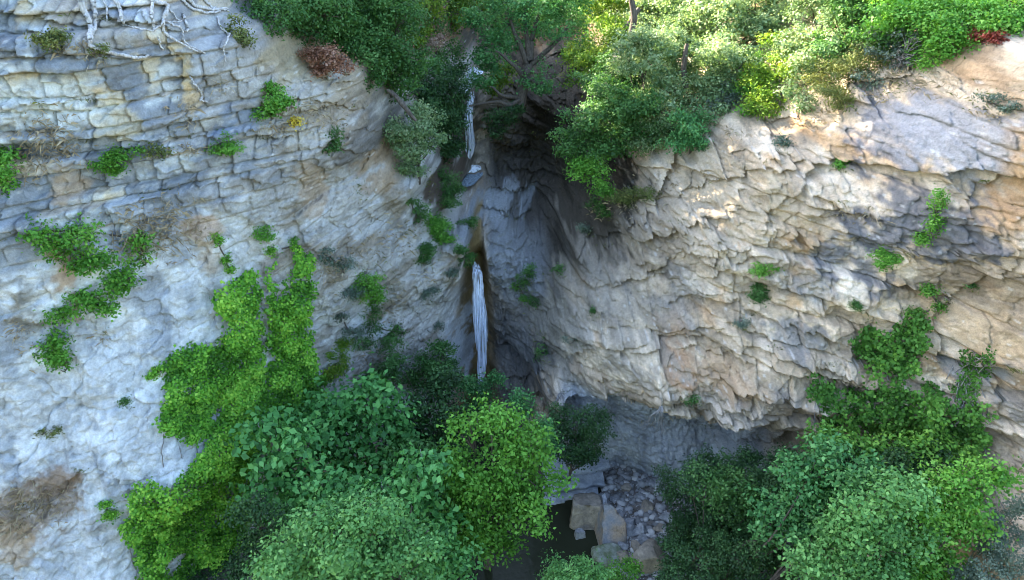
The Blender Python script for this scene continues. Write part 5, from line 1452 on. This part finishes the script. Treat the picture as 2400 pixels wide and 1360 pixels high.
# tall crowns added behind the left rim to keep the sun off the gorge
def pix(x, y, z):
    dx, dy, dz = x, y, z - EYE[2]
    f = dy * CP - dz * SP
    return 1200 + FPX * dx / f, 680 - FPX * (dy * SP + dz * CP) / f
for i, (x, y, z, r, mt) in enumerate([(-6, 27.5, 20.2, 2.8, "oak"), (-6.5, 30, 22, 3, "oak"), (-6.5, 29.5, 26.5, 3.2, "oak"), (-7, 26.5, 24, 3, "oak"), (-6, 33.5, 18, 2.2, "oak"), (-5.5, 36.5, 18, 2.2, "oak"), (-5, 39.5, 17.6, 2.0, "oak"),
                                       (-12, 28, 23, 3.6, "oak"), (-15, 27, 22, 3.6, "oak"), (-9.5, 27.5, 21.5, 2.8, "oak"), (-7.5, 31.5, 29, 3.0, "oak")]):
    a_, b_ = pix(x, y, z); k_ = FPX / (y * CP - (z - 20) * SP)
    tree("background_tree", "tall tree added behind the left rim to shade the gorge", "tree", [(a_, b_, r * k_), (a_ - .6 * r * k_, b_ + .5 * r * k_, r * .6 * k_), (a_ + .6 * r * k_, b_ + .5 * r * k_, r * .6 * k_)], y, mt, 0.22, 0.9, group="far trees along the top edge", tr=0.22)

tree("shade_bush", "dark bush added for the deep shade between the low ivy mound and the pale foreground tree", "bush", [(595, 1200, 46), (615, 1290, 48), (585, 1345, 46), (640, 1240, 40)], 15.2, "dark", 0.10, 0.9, F(-5.4, 15.6), tr=0.05)  # added dark foliage stands in for the shade of this gap
tree("thicket_bush", "dark bush filling the slope between gravel bank and teal tree", "bush", [(1690, 1230, 56), (1620, 1130, 40), (1760, 1270, 56), (1740, 1160, 44), (1820, 1140, 40), (1850, 1320, 50)], 16.8, "dark", 0.08, 0.9, F(6.4, 17.2), tr=0.05)
tree("thicket_bush", "dark bush behind the lighter green tree of the lower right group", "bush", [(2010, 1130, 46), (2150, 1160, 46), (2080, 1090, 40), (1980, 1190, 40)], 15.4, "dark", 0.09, 0.9, F(7.6, 15.8), tr=0.05)

def floor_cover(name, label, n_, seed, mat, leaf, boxes):
    g = np.random.default_rng(seed)
    xs, ys = [], []
    for x0, x1, y0, y1 in boxes:
        k = int(n_ * (x1 - x0) * (y1 - y0) / 60)
        xs.append(g.uniform(x0, x1, k)); ys.append(g.uniform(y0, y1, k))
    x, y = np.concatenate(xs), np.concatenate(ys)
    keep = fbm(x * .6, y * .6, 3, seed) > -0.3
    x, y = x[keep], y[keep]
    z = floor_z(x, y)
    ok = z > -0.2
    x, y, z = x[ok], y[ok], z[ok]
    z = z + (0.2 + 0.5 * np.clip(fbm(x, y, 3, seed + 1) + 0.5, 0, 1)) * g.random(len(x))
    V, T_ = leaf_arrays(np.stack([x, y, z], -1), np.array([0, -0.3, 0.9]) + np.zeros((len(x), 3)), leaf, g, 0.45 + 0.22 * g.normal(size=len(x)))
    return tag(leaf_mesh(name, V, T_, MATS[mat]), label, "undergrowth", None, "stuff")
floor_cover("undergrowth", "dark leaves spread over the valley floor for the deep shade beneath the lower trees", 14000, 51, "dark", 0.10, [(-11, -4.6, 11, 24), (5.0, 13, 10, 18.5), (-4.6, -2, 22, 25)])  # dark leaf colour stands in for deep shade between the trunks

for nm, lb, sp, yy, mt, lf in [
    ("bright_tree", "bright lit tree crown spilling down between silvery tree and dark rim shrub", [(1500, 150, 44), (1530, 110, 40), (1470, 110, 34), (1590, 300, 36), (1560, 210, 40)], 26.8, "silver", 0.10),
    ("bright_tree", "bright lit foliage above the dusty blue shrub", [(1700, 190, 44), (1680, 130, 44), (1740, 150, 40), (1660, 280, 34)], 26.5, "silver", 0.10),
    ("rim_shrub", "yellow-green lit bush on the bank behind the dark rim shrub", [(1410, 120, 40), (1450, 70, 40), (1350, 130, 26)], 31, "lime", 0.11)]:
    tree(nm, lb, "tree" if nm == "bright_tree" else "bush", sp, yy, mt, lf, 1.0, tr=0.07)

# dry roots hanging from the lip of the overhang
def hanging(name, label, px, py, n_, seed):
    g = np.random.default_rng(seed)
    q = cliff_hit(px, py)[0]; tb = []
    a0 = q + np.array([0, 0.1, 0.05])
    for _ in range(n_):
        L_ = g.uniform(0.5, 1.2); dx = g.normal() * 0.25
        tb.append(tube([a0, a0 + np.array([dx * .4, -0.25, -0.15]), a0 + np.array([dx * .8, -0.28, -0.55 * L_]), a0 + np.array([dx * 1.2, -0.22 + 0.1 * g.normal(), -L_])], [0.022, 0.018, 0.012, 0.005], 5, seed, 0.06))
    e = empty(name, q, label, "dry roots")
    tubes_mesh("strands", tb, BARKG, e, q)
hanging("hanging_roots", "grey dry roots dangling from the overhang's lip above the pale recess", 1548, 955, 9, 4)
hanging("hanging_roots", "thin dry roots dangling at the overhang's left end over the glossy shrub", 1310, 925, 7, 6)

FILL = [
    ("fig_tree", "fig branches filling the gap between the ivy and the large teal fig", [(775, 960, 40), (735, 1000, 40), (790, 1000, 36), (700, 985, 34)], 19.6, "fig", 0.22, (-5.3, 20.2)),
    ("shade_bush", "deep green bush between the fig trees and the maple", [(985, 1130, 40), (1030, 1160, 36), (960, 1060, 38), (1010, 1080, 36)], 18.0, "oak", 0.14, (-2.5, 18.4)),
    ("shade_bush", "green bush below the maple's left side at the pool edge", [(1040, 1280, 44), (1010, 1320, 44), (1080, 1310, 36), (1060, 1350, 40)], 14.8, "fig", 0.15, (-1.6, 15.2)),
    ("fig_tree", "broad-leaved branches between the dark fig and the pale foreground tree", [(745, 1150, 44), (790, 1165, 40), (700, 1215, 40), (835, 1165, 36)], 16.0, "fig", 0.22, (-4.4, 16.4)),
    ("broadleaf_tree", "mid-green tree linking the right ivy to the lower right group", [(2010, 1050, 44), (2090, 1070, 46), (2180, 1060, 44), (2250, 1070, 36), (2130, 1110, 44), (1960, 1030, 36)], 16.0, "ivyr", 0.13, (8.4, 16.4)),
    ("broadleaf_tree", "small teal tree between the upright teal tree and the lighter green one", [(1990, 1120, 40), (2040, 1110, 36), (1960, 1220, 40), (1900, 1250, 40)], 14.6, "teal", 0.13, (7.0, 15.0)),
    ("thicket_bush", "dark green bush left of the upright teal tree", [(1760, 1200, 50), (1730, 1140, 44), (1780, 1250, 46), (1690, 1190, 44), (1650, 1140, 40)], 16.6, "oak", 0.10, (5.9, 17.0)),
]
for nm, lb, sp, yy, mt, lf, rt in FILL:
    tree(nm, lb, "tree" if "tree" in nm else "bush", sp, yy, mt, lf, 0.85, F(*rt), tr=0.05, per=16)

# green grass and moss in the cracks
GG = [(sp[0][0] + 8, sp[0][1] + 14, 16, 8, 1.0) for lb, sp, mt, lf, dn in CB if mt != "yellow"]
g = np.random.default_rng(5)
for poly, dep, hh in LEDGES:
    for (x0, y0), (x1, y1) in zip(poly[:-1], poly[1:]):
        if g.random() < 0.6:
            f = g.random(); GG.append((x0 + (x1 - x0) * f, y0 + (y1 - y0) * f - 5, g.uniform(10, 28), 5, 1.2))
GG += [(960, 540, 30, 30, .7), (1000, 620, 30, 30, .6), (900, 640, 40, 40, .4), (880, 720, 40, 50, .5), (940, 820, 40, 50, .5), (840, 450, 40, 30, .4), (1010, 430, 20, 40, .6), (1230, 680, 40, 50, .4), (1260, 800, 20, 60, .4), (1480, 470, 60, 18, .8), (2080, 190, 70, 40, .7), (2300, 230, 60, 30, .4)]
o = blades(GG, 19, 60, 0.16, "grass", "short green grass and moss in the cracks and ledges of the cliffs", MATS["olive"], 0.4, 0.006)
o["category"] = "grass"

tree("stream_shrub", "dark foliage hiding the rock between the small grey-green oak and the upper waterfall", "bush", [(1065, 300, 24), (1045, 360, 26), (1030, 320, 26), (1068, 345, 16), (1050, 260, 28)], 29.8, "dark", 0.11, 1.0, tr=0.04)
